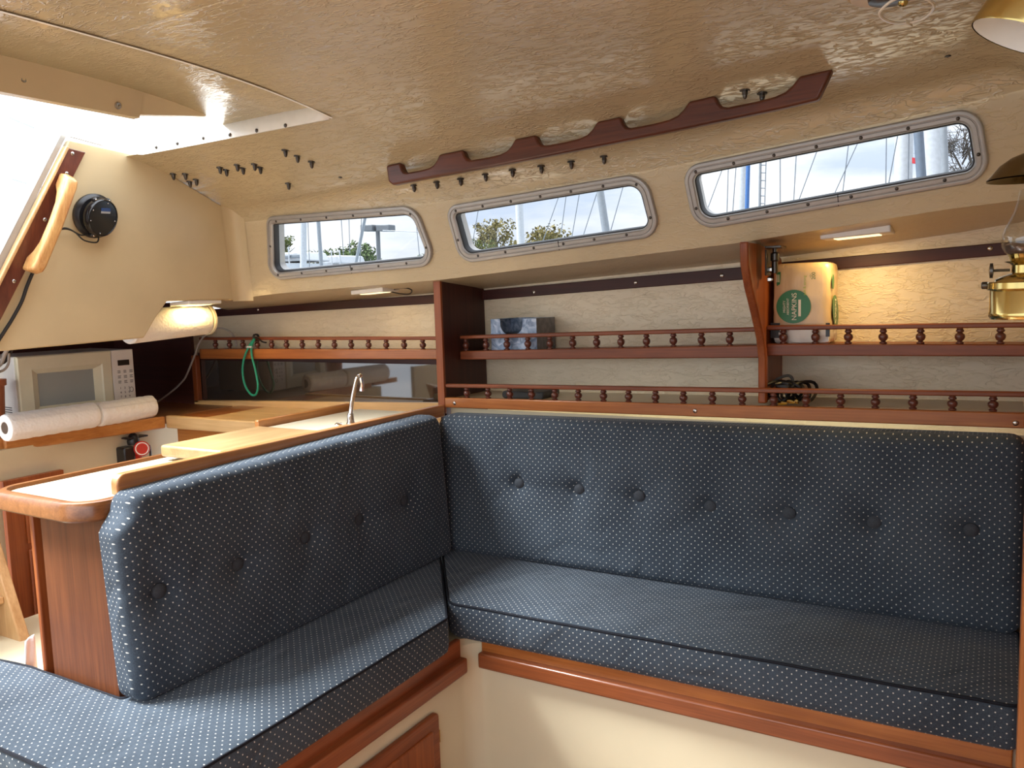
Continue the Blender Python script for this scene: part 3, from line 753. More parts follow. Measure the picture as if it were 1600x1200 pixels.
# outboard counter
YO = 1.955
oc = thing('galley_counter', (-2.1, 2.1, ZC - .04), 'pale worn wooden galley counter in front of the dark sliding doors', 'counter')
xa, xb = E0.x, -1.885
n_pl = 7
for k in range(n_pl):
    ya = YO + .012 + (Y3 - .006 - YO - .012) * k / n_pl; yb = YO + .012 + (Y3 - .006 - YO - .012) * (k + 1) / n_pl
    G().span((xa + .16, ya + .0004, ZC - .022), (xb, yb - .0004, ZC + .0 + random.uniform(-.0004, .0004))).build('plank', M_butcher, oc, bevel=.001)
G().span((xb + .0005, 2.10, ZC - .022), (-1.548, Y3 - .006, ZC)).build('end_board', M_butcher, oc, bevel=.001)
for k in range(4):
    ya = YO + .012 + (Y3 - .006 - YO - .012) * k / 4; yb = YO + .012 + (Y3 - .006 - YO - .012) * (k + 1) / 4
    G().span((xa + .002, ya + .0006, ZC - .022), (xa + .158, yb - .0006 + (.012 if k == 3 else 0), ZC - .002)).build('plank', M_teakx, oc, bevel=.001)
G().beam((xa + .0, YO, ZC - .018), (xb, YO, ZC - .018), (0, .024, 0), (0, 0, .046)).build('front_edging', M_butcher, oc, bevel=.005)
G().span((xa + .02, YO + .02, FZ), (xb, YO + .035, ZC - .04)).build('front_panel', wood('orange_teak_panel', (.34, .12, .025), (.55, .24, .06), 'x'), oc)
# beige galley base behind the gap
S(G().span((-3.0, 1.36, FZ), (E0.x - .06, 2.2, ZC - .03)).build('wall_galley_base', M_base))
# sliding-door cabinet
zd0, zd1 = zy(310, 625, Y3 + .01), zy(310, 563, Y3 + .01); ze0, ze1 = zy(683, 629, Y3 + .01), zy(683, 570, Y3 + .01)
cab = thing('sliding_door_cabinet', (-2.2, Y3, ZC), 'low galley cabinet with two smoked acrylic sliding doors behind the counter', 'cabinet')
xl = at(311, 600, Y=Y3 + .01).x; xr = -1.546
mid = at(474, 600, Y=Y3 + .01).x
def zlerp(a, b, X): return a + (b - a) * (X - xl) / (at(683, 600, Y=Y3).x - xl)
def dpl(x0, x1, y, th):
    return G().prism([V((x0, y, zlerp(zd0, ze0, x0))), V((x1, y, zlerp(zd0, ze0, x1))), V((x1, y, zlerp(zd1, ze1, x1))), V((x0, y, zlerp(zd1, ze1, x0)))], (0, th, 0))
dpl(xl, mid + .03, Y3 + .024, .004).build('sliding_door', M_smoke, cab)
dpl(mid, xr, Y3 + .016, .004).build('sliding_door', M_smoke, cab)
a, b = V((xl - .025, Y3, 0)), V((xr, Y3, 0))
G().prism([V((a.x, Y3, ZC - .05)), V((b.x, Y3, ZC - .05)), V((b.x, Y3, zlerp(zd0, ze0, b.x))), V((a.x, Y3, zlerp(zd0, ze0, a.x)))], (0, .022, 0)).build('lower_track', M_butcher, cab, bevel=.002)
G().span((xl - .025, Y3, ZC), (xl, Y3 + .022, zd1 + .02)).build('end_stile', M_redz, cab, bevel=.002)
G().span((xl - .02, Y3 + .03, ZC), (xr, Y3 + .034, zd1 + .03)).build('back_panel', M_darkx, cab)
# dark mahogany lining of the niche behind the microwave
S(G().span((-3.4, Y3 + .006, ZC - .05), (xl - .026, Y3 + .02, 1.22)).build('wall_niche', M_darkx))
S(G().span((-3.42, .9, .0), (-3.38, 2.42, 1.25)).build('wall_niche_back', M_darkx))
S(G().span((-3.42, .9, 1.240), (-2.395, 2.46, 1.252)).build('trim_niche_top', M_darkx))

# peninsula
pn = thing('galley_peninsula', (-1.66, 1.4, 0), 'mahogany peninsula with cream counter and rounded end behind the shorter back cushion', 'counter')
out_ = [(-1.52, 2.095), (-1.872, 2.095), (-1.872, .935), (-1.52, .928)]
ztop = .822
op = rpoly(out_, (.01, .01, .065, .07), 0, 10); ip = rpoly(out_, (.01, .01, .065, .07), .024, 10)
g = G(); pr = [(.004, -.038), (0, -.034), (0, -.006), (.004, 0), (.012, .003), (.020, .002), (.024, -.004), (.024, -.038)]
g.loft([[V((p.x, p.y, ztop + z)) for p in rpoly(out_, (.01, .01, .065, .07), i_, 10)] for i_, z in pr] , True, False)
o = len(g.v); n_ = len(op)
g.build('edge_moulding', wood('brown_teak_nosing', (.15, .055, .017), (.31, .125, .042), 'y', .3), pn, True, ang=35)
G().prism([V((p.x, p.y, ztop - .006)) for p in rpoly(out_, (.01, .01, .065, .07), .022, 10)], (0, 0, -.025)).build('laminate_top', M_lam, pn)
G().span((-1.755, .984, FZ), (-1.53, .998, ztop - .036)).build('end_panel', wood('brown_mahogany_panel', (.075, .020, .007), (.17, .052, .016), 'z', .5, .04), pn)
G().span((-1.792, .980, FZ), (-1.779, 1.01, ztop - .036)).build('corner_stile', M_redz, pn, bevel=.003)
G().span((-1.779, 1.003, FZ), (-1.755, 1.008, ztop - .036)).build('recess_strip', M_darkz, pn)
G().span((-1.80, 1.01, FZ), (-1.785, 1.93, ztop - .036)).build('side_panel', M_redz, pn)
G().span((-1.535, .999, FZ), (-1.522, 2.09, ztop - .0)).build('back_panel', M_redy, pn)
# raised rail board along the top of the peninsula
za, zb_ = at(190, 741, X=-1.518).z, at(697, 632, X=-1.518).z
rl = thing('rail_board', (-1.51, 1.5, ztop), 'long raised teak rail board along the top of the shorter back cushion', 'rail')
ya, yb = at(187, 765, X=-1.512).y, 2.156
prf = rpoly([(ya, ztop + .0045), (yb, ztop + .0045), (yb, zb_), (ya, za)], (.004, .004, .006, .03), 0, 8)
G().prism([V((-1.542, p.x, p.y)) for p in prf], (.024, 0, 0)).build('board', wood('varnished_rail', (.30, .11, .03), (.52, .25, .09), 'y', .3), rl, bevel=.006, seg=3)
# raised wooden lid / sink surround behind the rail
lid = thing('sink_lid', (-1.68, 1.5, ztop), 'pale raised wooden board on the peninsula behind the rail board', 'board')
y_l = at(300, 702, X=-1.70).y
G().span((-1.82, 1.335, ztop + .004), (-1.546, 1.66, ztop + .034)).build('board', wood('pale_sink_lid', (.26, .15, .062), (.40, .255, .115), 'y', .4, .1), lid, bevel=.006)
sk = thing('sink_deck', (-1.68, 1.8, ztop), 'cream sink deck with the chrome tap standing on it', 'sink')
G().span((-1.82, 1.663, ztop + .004), (-1.546, 2.09, ztop + .026)).build('deck', M_lam, sk, bevel=.004)
G().beam((-1.835, 1.667, ztop + .026), (-1.835, 2.06, ztop + .026), (.018, 0, 0), (0, 0, .044)).build('fiddle', M_teaky, sk, bevel=.004)
# tap
fx = at(548, 660, Z=ztop + .03)
FX, FY, TZ = -1.60, at(548, 657, X=-1.60).y, ztop + .026
fa = thing('tap', (FX, FY, TZ), 'slim chrome tap with a hooked spout behind the rail board', 'tap')
p0 = V((FX, FY, TZ)); t1 = at(551, 622, X=FX); t2 = at(558, 592, X=FX); t3 = at(563, 587, X=FX - .004); t4 = at(566, 600, X=FX - .01); t5 = at(565, 611, X=FX - .012)
G().lathe([(.013, 0), (.013, .006), (.010, .010), (.009, .03), (.0075, .034)], p0, n=16).build('base', M_chrome, fa, True)
G().tube(spline([p0 + V((0, 0, .03)), t1, t2, t3], 6), .0062, 12).build('spout', M_chrome, fa, True)
G().tube([t3 + V((0, .0, .002)), t4, t5], [.0062, .006, .0075], 12).build('nozzle', M_chrome, fa, True)
kb = at(529, 664, X=FX); G().lathe([(.012, 0), (.012, .01), (.008, .014), (.0, .016)], V((FX, kb.y, TZ)), n=14).build('lever_hub', M_chrome, fa, True)

# microwave
MX = -2.86; mang = math.radians(7)
m0 = at(27, 660, X=MX); 
mw = thing('microwave', (MX, 1.75, ZC), 'cream microwave oven with white keypad at the back of the aft counter', 'microwave')
mu = V((math.sin(mang), math.cos(mang), 0)); mo = V((math.cos(mang), -math.sin(mang), 0)); mz = V((0, 0, 1))
TLm, TRm = at(21, 557, X=MX), None
MO = V((MX, TLm.y, ZC + .008)); MW = .405; MH = TLm.z - MO.z - .002
MTILT = 0
def mp_(s_, t_, h=0): return MO + mu * s_ + mz * t_ + mo * h
def mquad(a, b, c, d, h, th):
    return G().prism([mp_(a, b, h), mp_(c, b, h), mp_(c, d, h), mp_(a, d, h)], mo * th)
mquad(0, 0, MW, MH, -.30, .296).build('case', M_white, mw, bevel=.006)
DW = MW * .795
Mcream = plain('cream_plastic', (.80, .765, .57), .3, mott=.02)
# door with a stepped window recess
def rect(a, b, c, d): return [(a, b), (c, b), (c, d), (a, d)]
g = G(); lv = [(0, 0, DW, MH, 0), (0, 0, DW, MH, .016), (.004, .004, DW - .004, MH - .004, .020), (.045, .045, DW - .035, MH - .045, .020), (.05, .05, DW - .04, MH - .05, .017), (.066, .062, DW - .065, MH - .062, .009), (.066, .062, DW - .065, MH - .062, .004)]
g.loft([[mp_(x, y, h) for x, y in rect(a, b, c, d)] for a, b, c, d, h in lv], True, False); mdoor = g.build('door', Mcream, mw, False)
mquad(.066, .062, DW - .065, MH - .062, .003, .004).build('door_window', M_mwglass, mdoor)
mpan = mquad(DW + .001, 0, MW, MH, 0, .018).build('control_panel', M_white, mw, bevel=.003)
mquad(DW + .022, MH - .058, MW - .018, MH - .038, .0185, .002).build('display', M_black, mpan)
for r_ in range(4):
    for c_ in range(3):
        a = DW + .020 + c_ * .021; b = MH - .082 - r_ * .017
        mquad(a, b - .010, a + .015, b, .0182, .0006).build('keypad_legend', M_dgrey if (r_ + c_) % 2 else M_alu, mw) if False else None
legend = G()
for r_ in range(3):
    for c_ in range(3):
        a = DW + .019 + c_ * .0225; b = MH - .076 - r_ * .019
        for l_ in range(3):
            p = [mp_(a, b - .004 * l_, .0185), mp_(a + random.uniform(.008, .014), b - .004 * l_, .0185), mp_(a + .012, b - .004 * l_ - .0018, .0185), mp_(a, b - .004 * l_ - .0018, .0185)]
            legend.add(p, [(0, 1, 2, 3)])
legend.build('keypad_legend', M_dgrey, mpan)
digits = '1234567890'
for k, ch in enumerate('123456789'):
    r_, c_ = divmod(k, 3); text_on('key_number', ch, .011, M_dgrey, mpan, mp_(DW + .026 + c_ * .016, MH - .142 - r_ * .016, .0185), mu, mz)
text_on('key_number', '0', .011, M_dgrey, mpan, mp_(DW + .028, MH - .190, .0185), mu, mz)
for k in range(2):
    g = G(); cpt = mp_(MW - .016, MH - .150 - k * .042, .0185)
    g.tube([cpt + mu * .007 * math.cos(t) + mz * .009 * math.sin(t) for t in [2 * PI * i / 14 for i in range(14)]], .0008, 5, True); g.build('key_ring', M_dgrey, mpan)
for s_ in (.04, MW - .04):
    for h in (-.27, -.03): G().lathe([(.012, 0), (.010, .008)], V((mp_(s_, 0, h).x, mp_(s_, 0, h).y, ZC)), n=10).build('foot', M_dgrey, mw)
for k in range(5):
    p = mp_(0, .03 + k * .008, 0); G().beam(p - mo * .05 - mu * .0005, p - mo * .11 - mu * .0005, mu * .001, mz * .003).build('vent_slot', M_dgrey, mw)

# paper towel rolls on the counter
def paper_roll(label, p, q_, r, rag):
    p, q_ = V(p), V(q_); ax = (q_ - p).normalized(); L = (q_ - p).length
    t = thing('paper_towel_roll', (p.x, p.y, p.z - r), label, 'paper towel')
    pr = [(.018, .012), (.019, 0), (r - .008, 0), (r - .002, .002), (r, .008)] + [(r + .0008 * math.sin(k * 1.7), .008 + (L - .016) * k / 24) for k in range(1, 24)] + [(r, L - .008), (r - .002, L - .002), (r - .008, L), (.019, L), (.018, L - .012)]
    g = G(); g.lathe(pr, p, ax, 36); g.f = g.f[:-2]
    g.build('paper', M_paper, t, True)
    G().lathe([(.0185, .001), (.0185, L - .001)], p, ax, 20).build('core', plain('card_core', (.12, .085, .06), .8), t, True)
    # loose sheet edge on the roll
    a = ax.cross(V((0, 0, 1))).normalized(); up = a.cross(ax)
    g = G(); rings = []
    for k in range(10):
        th = .55 + k * .10; rr = r + .0012 + (.0012 if k == 0 else 0)
        rings.append([p + ax * (L * s_) + (a * math.cos(th) + up * math.sin(th)) * (rr + .0008 * math.sin(s_ * 40 + k)) for s_ in [.02 + .96 * i / 24 for i in range(25)]])
    g.loft(rings, closed=False); o = g.build('loose_sheet', M_paper, t, True)
    return t
RR = .0425
n1, n2 = at(7, 669, Z=ZC + RR + .001), at(147, 648, Z=ZC + RR + .001)
f1_, f2_ = at(153, 649, Z=ZC + RR), at(252, 636, Z=ZC + RR)
ux_ = (n2 - n1).normalized(); f1_ = n2 + ux_ * .006; f2_ = f1_ + V((-.05, 1, 0)).normalized() * (f2_ - f1_).length
paper_roll('white paper towel roll at the left end of the counter, open core showing', n1, n2, RR, 0)
RF = RR - .002
for P in (f1_, f2_): P.z = ZC + RF + .001
paper_roll('white paper towel roll on the counter nearer the corner, right of the other', f1_, f2_, RF, 1)

# small brown pot at the left edge, on the counter
pp_ = at(-4, 655, X=-2.70)
pot = thing('clay_pot', (-2.72, 1.335, ZC - .015), 'terracotta coloured pot cut off by the left edge beside the microwave', 'pot')
pz = at(0, 592, X=-2.86).z
pc = V((-2.86, at(-13, 640, X=-2.86).y, ZC + .0005))
pot.location = pc
G().lathe([(.001, 0), (.030, 0), (.034, .01), (.043, (pz - pc.z) - .022), (.049, pz - pc.z - .020), (.050, pz - pc.z), (.042, pz - pc.z), (.040, pz - pc.z - .03), (.028, .01), (.001, .01)], pc, n=24).build('body', M_terra, pot, True, ang=50)
# shelf under the pot: left continuation of the counter
G().span((-3.0, 1.2, ZC - .025), (-2.69, E1.y - .03, ZC - .001)).build('counter_return', M_teaky, ac)

# paper roll on its under-deck holder, lit by the first lamp
HR = .056
h0, h1 = at(222, 508, X=-2.52), at(312, 498, X=-2.52)
hz_ = (h0.z + h1.z) / 2
t = thing('paper_towel_holder', (-2.52, (h0.y + h1.y) / 2, hz_), 'paper roll on a cream holder hung under the deck, lit warm from above', 'paper towel')
A_, B_ = V((-2.52, h0.y - .06, hz_ - .012)), V((-2.52, h1.y + .02, hz_ + .004)); ax = (B_ - A_).normalized(); L = (B_ - A_).length
G().lathe([(.018, 0), (HR - .006, 0), (HR, .006), (HR, L - .006), (HR - .006, L), (.018, L)], A_, ax, 32).build('paper', M_paper, t, True)
G().lathe([(HR + .002, 0), (HR + .003, .004), (HR + .003, .010), (.0, .016)], B_ + ax * .001, ax, 24).build('end_disc', Mcream, t, True)
G().lathe([(.012, -.02), (.012, .0)], A_, ax, 16).build('end_peg', Mcream, t, True)
G().beam(B_ + ax * .014 + V((0, 0, -.01)), V((B_.x, B_.y + .014, 1.232)), (.034, 0, 0), (0, .012, 0)).build('arm', Mcream, t, bevel=.004)
G().span((B_.x - .06, A_.y, 1.222), (B_.x + .05, B_.y + .03, 1.236)).build('mount_plate', Mcream, t, bevel=.003)

# fire extinguisher fitting on the base below the counter
xw = E0.x - .06
ec = at(214, 702, X=xw + .05)
ex = thing('extinguisher_valve', ec, 'black valve with round red cap on the beige wall below the aft counter', 'extinguisher')
capc = at(222, 701, X=xw + .07)
cax = V((1, -.55, .15)).normalized()
G().lathe([(.027, 0), (.027, .02), (.025, .024), (.0, .024)], capc - cax * .024, cax, 20).build('cap', M_red, ex, True)
c_y = V((0, 1, 0)); c_y = (c_y - cax * c_y.dot(cax)).normalized(); c_z = cax.cross(c_y)
G().tube([capc + cax * .0005 + (c_y * math.cos(t) + c_z * math.sin(t)) * .021 for t in [2 * PI * i / 18 for i in range(18)]], .002, 6, True).build('cap_ring', M_white, ex, True)
G().span((xw + .0, capc.y - .055, capc.z - .06), (xw + .05, capc.y - .012, capc.z + .01)).build('body', M_black, ex, bevel=.006)
G().lathe([(.02, 0), (.022, .012), (.014, .035), (.008, .04)], capc - V((.045, 0, -.012)), (0, 0, 1), 14).build('collar', M_black, ex, True)
G().span((xw + .0, capc.y - .03, capc.z + .034), (xw + .04, capc.y + .05, capc.z + .040)).build('lever', M_black, ex, bevel=.002)
G().lathe([(.026, 0), (.028, -.02), (.028, -.20), (.02, -.22)], capc - V((.052, 0, .02)), n=20).build('bottle', M_red, ex, True)
G().tube(spline([capc + V((-.03, .02, -.01)), capc + V((-.03, .05, 0)), capc + V((-.03, .05, -.05)), capc + V((-.04, .03, -.08))], 6), .004, 6).build('hose', M_black, ex, True)

# locker front at the far left beyond the peninsula
lx = -2.62
p0, p1 = at(8, 790, X=lx), at(46, 790, X=lx)
lk = thing('galley_locker', (lx, p0.y, 0), 'red mahogany locker front seen between ladder and peninsula', 'locker')
y0, y1 = p0.y, p1.y + .12
zlt = at(8, 752, X=lx).z
G().span((lx - .02, y0, .0), (lx, y1, zlt)).build('frame', M_redz, lk, bevel=.002)
zm = at(38, 857, X=lx).z
G().span((lx, y0 + .055, zm + .012), (lx + .010, y1 - .02, zlt - .04)).build('door', M_redz, lk, bevel=.004)
G().span((lx, y0 + .055, .05), (lx + .012, y1 - .02, zm - .006)).build('drawer', M_redz, lk, bevel=.004)
# companionway ladder
YLd = 1.20
q0, q1 = at(50, 1003, Y=YLd), at(0, 842, Y=YLd)
r0, r1 = at(21, 1022, Y=YLd), at(-30, 840, Y=YLd)
ld = thing('companionway_ladder', (q0.x, YLd, q0.z), 'pale oak companionway ladder leaning at the far left', 'ladder')
ext = 1.25
d1 = (q1 - q0); d2 = (r1 - r0)
G().prism([q0, q0 + d1 * ext * 1.3, r0 + d2 * ext * 1.3, r0], (0, -.028, 0)).build('stile', M_oak, ld, bevel=.004)
G().prism([v_ + V((0, -.32, 0)) for v_ in (q0, q0 + d1 * ext * 1.3, r0 + d2 * ext * 1.3, r0)], (0, -.028, 0)).build('stile', M_oak, ld, bevel=.004)
for k, f in enumerate((.48, 1.1)):
    c = r0 + d2 * f * 1.05 + V((.03, 0, 0)); G().span((c.x - .05, YLd - .32, c.z), (c.x + .06, YLd - .028, c.z + .02)).build('tread', M_oak, ld, bevel=.003)
st = at(20, 1018, Z=.30)
sb = thing('engine_step', (-2.35, 1.0, .0), 'white box step at the foot of the ladder', 'step')
b1_ = at(30, 1006, X=-2.16)
G().span((-2.45, .99, FZ), (-2.12, 1.32, r0.z - .014)).build('box', M_whitegel, sb, bevel=.006)
G().span((-2.46, .985, r0.z - .014), (-2.115, 1.33, r0.z - .003)).build('top_board', M_oak, sb, bevel=.003)
cl = thing('white_cloth', (-2.0, 1.1, .35), 'scrap of white cloth hanging beside the peninsula stile', 'cloth')
cc = [at(39, 1003, X=-1.87), at(53, 991, X=-1.87), at(60, 1045, X=-1.87), at(41, 1052, X=-1.87)]
g = G(); rings = []
for k in range(7):
    a = cc[0].lerp(cc[3], k / 6); b = cc[1].lerp(cc[2], k / 6); rings.append([a.lerp(b, j / 6) + V((.002 * math.sin(j * 1.3 + k * .6), 0, 0)) for j in range(7)])
g.loft(rings, closed=False); o = g.build('cloth', M_white, cl, True); o.modifiers.new('s', 'SOLIDIFY').thickness = .003

# ================================================================== CEILING FITTINGS
# long handrail with five finger openings
def cz(X, Y): return zceil(X, Y)
ha, hb_ = ceil(607, 260), ceil(1302, 110)
hy = (ha.y + hb_.y) / 2; hyf = lambda X: ha.y + (hb_.y - ha.y) * (X - ha.x) / (hb_.x - ha.x); hx0, hx1 = ha.x, hb_.x
hr = thing('ceiling_handrail', ((hx0 + hx1) / 2, hy, cz(-.9, hy)), 'long red mahogany handrail with five finger holes under the cabin roof', 'handrail')
# pads (top, against the roof) as fractions, taken from the photo
padpx = [(607, 260, 628, 255), (686, 240, 722, 232), (800, 212, 833, 206), (930, 186, 966, 178), (1073, 153, 1114, 144), (1248, 117, 1302, 108)]
pads = []
for a, b, c, d in padpx: pads.append((ceil(a, b).x, ceil(c, d).x))
HD = .056; HB = .024
def zr(X): return zsurf(X, hyf(X))
lower, upper = [], []
n = 60
topp = []
for k, (a, b) in enumerate(pads):
    topp.append((a, 0)); topp.append((b, 0))
    if k < len(pads) - 1:
        nx = pads[k + 1][0]; L_ = nx - b
        for t, d in ((.05, .60), (.09, .85), (.16, .97), (.5, 1.0), (.72, .95), (.84, .80), (.92, .50), (.97, .2)):
            topp.append((b + L_ * t, -(HD - HB) * d))
prof = [V((x, 0, zr(x) + d + .002)) for x, d in topp]
xa_, xb_ = pads[0][0], pads[-1][1]
bott = [V((xb_ - .028, 0, zr(xb_) - HD)), *[V((xa_ + (xb_ - xa_) * k / 12, 0, zr(xa_ + (xb_ - xa_) * k / 12) - HD)) for k in range(11, 0, -1)], V((xa_ + .022, 0, zr(xa_) - HD)), V((xa_ + .006, 0, zr(xa_) - HD + .012))]
bott = [V((p.x, hyf(p.x) - .013, p.z)) for p in bott]; prof = [V((p.x, hyf(p.x) - .013, p.z)) for p in prof]
G().prism(prof + bott, (0, .026, 0)).build('rail', wood('dark_red_handrail', (.055, .015, .007), (.14, .036, .015), 'x', .35, .1), hr, bevel=.006, seg=3)
# acorn nuts through the roof
nuts = [(271, 272), (290, 272), (297, 284), (307, 281), (344, 262), (354, 266), (371, 258), (380, 263), (398, 257), (407, 262), (446, 235), (465, 244), (487, 253), (451, 287), (647, 290), (683, 285), (720, 280), (759, 273), (801, 266), (846, 260), (893, 253), (944, 245), (1164, 141), (1191, 146)]
nut_me = None
for x, y in nuts:
    P = ceil(x, y)
    if nut_me is None:
        o = G().lathe([(.0115, .002), (.0115, -.002), (.0062, -.0022), (.0062, -.0095), (.0054, -.010), (.0048, -.015), (.0022, -.019), (0, -.0195)], (0, 0, 0), n=12).build('acorn_nut', M_dksteel, ceiling, True); nut_me = o.data; o.location = P
    else: shared('acorn_nut', nut_me, ceiling, P)
for x, y in [(532, 277), (1481, 87)]:
    G().lathe([(.006, .001), (.006, -.002), (0, -.004)], ceil(x, y), n=10).build('screw', M_dksteel, ceiling, True)
# seam batten in the headliner
pa, pb = V((-1.466, 1.02, 0)), V((-.3, 1.02, 0))
g = G(); R_ = []
for k in range(13):
    p = pa.lerp(pb, k / 12); z = zceil(p.x, p.y); R_.append([V((p.x, 1.02, z + .001)), V((p.x, 1.02, z - .0012)), V((p.x, 1.052, z - .0012)), V((p.x, 1.052, z + .001))])
g.loft(R_); g.build('seam_strip', M_ceil, ceiling, bevel=.001)
# round ceiling lamp with a clear tie ring, top right
fc = ceil(1392, -25)
cl_ = thing('ceiling_lamp', fc, 'round teak-based ceiling lamp cut off by the top edge, clear tie ring beneath', 'lamp')
G().lathe([(.0, .004), (.070, .004), (.070, -.010), (.062, -.017), (.0, -.017)], fc, n=32).build('base', plain('tan_lamp_base', (.62, .42, .18), .35), cl_, True)
G().lathe([(.036, -.017), (.034, -.026), (.022, -.030), (.0, -.030)], fc, n=28).build('rim', M_dksteel, cl_, True)
G().dome(at(1411, 3, Z=fc.z - .036), (0, 0, -1), .008, .008, 12).build('thumb_nut', M_brass, cl_, True)
rc = at(1417, 14, Z=fc.z - .045)
q = NM('clear_plastic_tie', .25, 0, (.80, .74, .62)); M_tie = q.m
e1 = at(1374, 22, Z=fc.z - .05); e2 = at(1459, 10, Z=fc.z - .05); e3 = at(1400, 36, Z=fc.z - .052); e4 = at(1440, 30, Z=fc.z - .05); e5 = at(1440, -4, Z=fc.z - .045); e6 = at(1400, -2, Z=fc.z - .040)
G().tube(spline([e1, e3, e4, e2, e5, e6], 8, True), .0024, 6, True).build('tie_ring', M_tie, cl_, True)
G().beam(at(1417, 34, Z=fc.z - .052), at(1424, 38, Z=fc.z - .052), (0, 0, .008), (.004, .006, 0)).build('tie_lock', M_tie, cl_, bevel=.001)

# ================================================================== LED PUCKS
def puck(label, corners, soffit, cable=None, power=1.0, uy=None):
    """corners: centre, half length along X, half depth along Y, thickness"""
    c, lx_, ly_, th, rz = corners
    t = thing('led_light', c, label, 'lamp', None)
    Rm = Matrix.Rotation(rz, 3, 'Z') @ Matrix.Rotation(-.05, 3, 'Y')
    G().box(c, (2 * lx_, 2 * ly_, th), Rm).build('housing', M_white, t, bevel=.003)
    d = Rm @ V((0, 0, -1))
    G().box(c + d * (th / 2 + .0005), (1.30 * lx_, 1.15 * ly_, .003), Rm).build('diffuser', M_led, t, bevel=.001)
    if cable:
        G().tube(spline(cable, 6), .0022, 6).build('cable', M_bcable, t, True)
    if power:
        ld_ = bpy.data.lights.new('led_glow', 'AREA'); ld_.shape = 'RECTANGLE'; ld_.size = 1.2 * lx_; ld_.size_y = 1.1 * ly_; ld_.energy = power; ld_.color = (1, .66, .25)
        lo_ = bpy.data.objects.new('led_glow', ld_); COL.objects.link(lo_); lo_.parent = t; lo_.location = d * (th / 2 + .004); lo_.rotation_euler = (Rm.to_4x4()).to_euler()
    return t
def soff(x, y, Yg): return at(x, y, Y=Yg)
c3 = at(1340, 364, Y=2.235); c3.z -= .0
puck('white LED light with lit warm strip under the deck edge, above the napkin pack', (c3, .080, .050, .019, 0), 0, None, LED3)
cy_ = at(1410, 361, Y=2.28)
c2_ = at(586, 454.5, Y=2.235)
cab_ = [at(615, 452, Y=2.25), at(632, 450, Y=2.25), at(643, 453, Y=2.25), at(640, 459, Y=2.25), at(625, 459, Y=2.25), at(612, 456, Y=2.25)]
puck('white LED light with a short black cable loop, under the deck edge above the galley', (c2_, .070, .045, .015, 0), 0, cab_, LED2)
c1_ = at(292, 472, Y=2.10); c1_ = V((B_.x + .085, B_.y - .10, 1.2125))
puck('white LED light above the holder with the warm-lit paper roll', (c1_, .05, .07, .014, 0), 0, None, LED1)

# ================================================================== FAN-LIKE ROUND DEVICE ON THE BULKHEAD
fcn = bulk(145, 337); FS = .74
KX = KN.normalized(); KY = V((0, 1, 0)); KZ = KX.cross(KY)
fan = thing('round_speaker', fcn, 'round black speaker with blue and silver badge on the aft bulkhead', 'speaker')
axf = (KX + V((0, .20, -.10))).normalized()
fy = (KY - axf * KY.dot(axf)).normalized(); fz = axf.cross(fy)
G().lathe([(.0, .0), (.086, .0), (.088, .006), (.088, .016), (.080, .022), (.076, .03), (.0, .03)], fcn, KX, 32).build('mounting_ring', M_black, fan, True)
fb = fcn + KX * .028
G().lathe([(.072, 0), (.076, .012), (.076, .028), (.073, .033), (.070, .034), (.069, .031), (.0, .033)], fb, axf, 36).build('body', plain('gloss_black', (.008, .008, .009), .18), fan, True)
for a_ in (115, 62, 10, 250, 305):
    d = fy * math.cos(math.radians(a_)) + fz * math.sin(math.radians(a_))
    lug_ = G().beam(fb + d * .074 + axf * .002, fb + d * .074 + axf * .020, d * .022, axf.cross(d) * .020).build('lug', M_black, fan, bevel=.004)
    G().dome(fb + d * .077 + axf * .020, axf, .005, .003, 8).build('lug_screw', M_steel, lug_, True)
for a_ in (150, 190, 262, 350, 75):
    d = fy * math.cos(math.radians(a_)) + fz * math.sin(math.radians(a_))
    G().dome(fb + d * .062 + axf * .0325, axf, .003, .002, 8).build('face_screw', M_steel, fan, True)
bcn = fb + axf * .0325 + fz * .035 + fy * .008
G().box(bcn, (1, 1, 1), Matrix((axf * .002, fy * .046, fz * .013)).transposed()).build('blue_badge', plain('navy_badge', (.02, .05, .16), .3), fan)
G().box(bcn - fz * .011, (1, 1, 1), Matrix((axf * .002, fy * .046, fz * .008)).transposed()).build('silver_badge', M_alu, fan)
bpy.context.view_layer.update()
for ch in [o for o in COL.objects if o.parent == fan or (o.parent and o.parent.parent == fan)]: ch.data.transform(Matrix.Scale(FS, 4))
fb = fcn + (fb - fcn) * FS
w0 = fb - fz * .055 + fy * .012
wires = [[w0, bulk(145, 377) + KX * .02, bulk(125, 374) + KX * .02, bulk(110, 361) + KX * .02, bulk(95, 355) + KX * .02, bulk(83, 361) + KX * .012],
         [fb - fz * .050 - fy * .016, bulk(120, 366) + KX * .02, bulk(104, 358) + KX * .02, bulk(92, 357) + KX * .016, bulk(82, 364) + KX * .012]]
for wv in wires: G().tube(spline(wv, 6), .0024, 6).build('wire', M_bcable, fan, True)
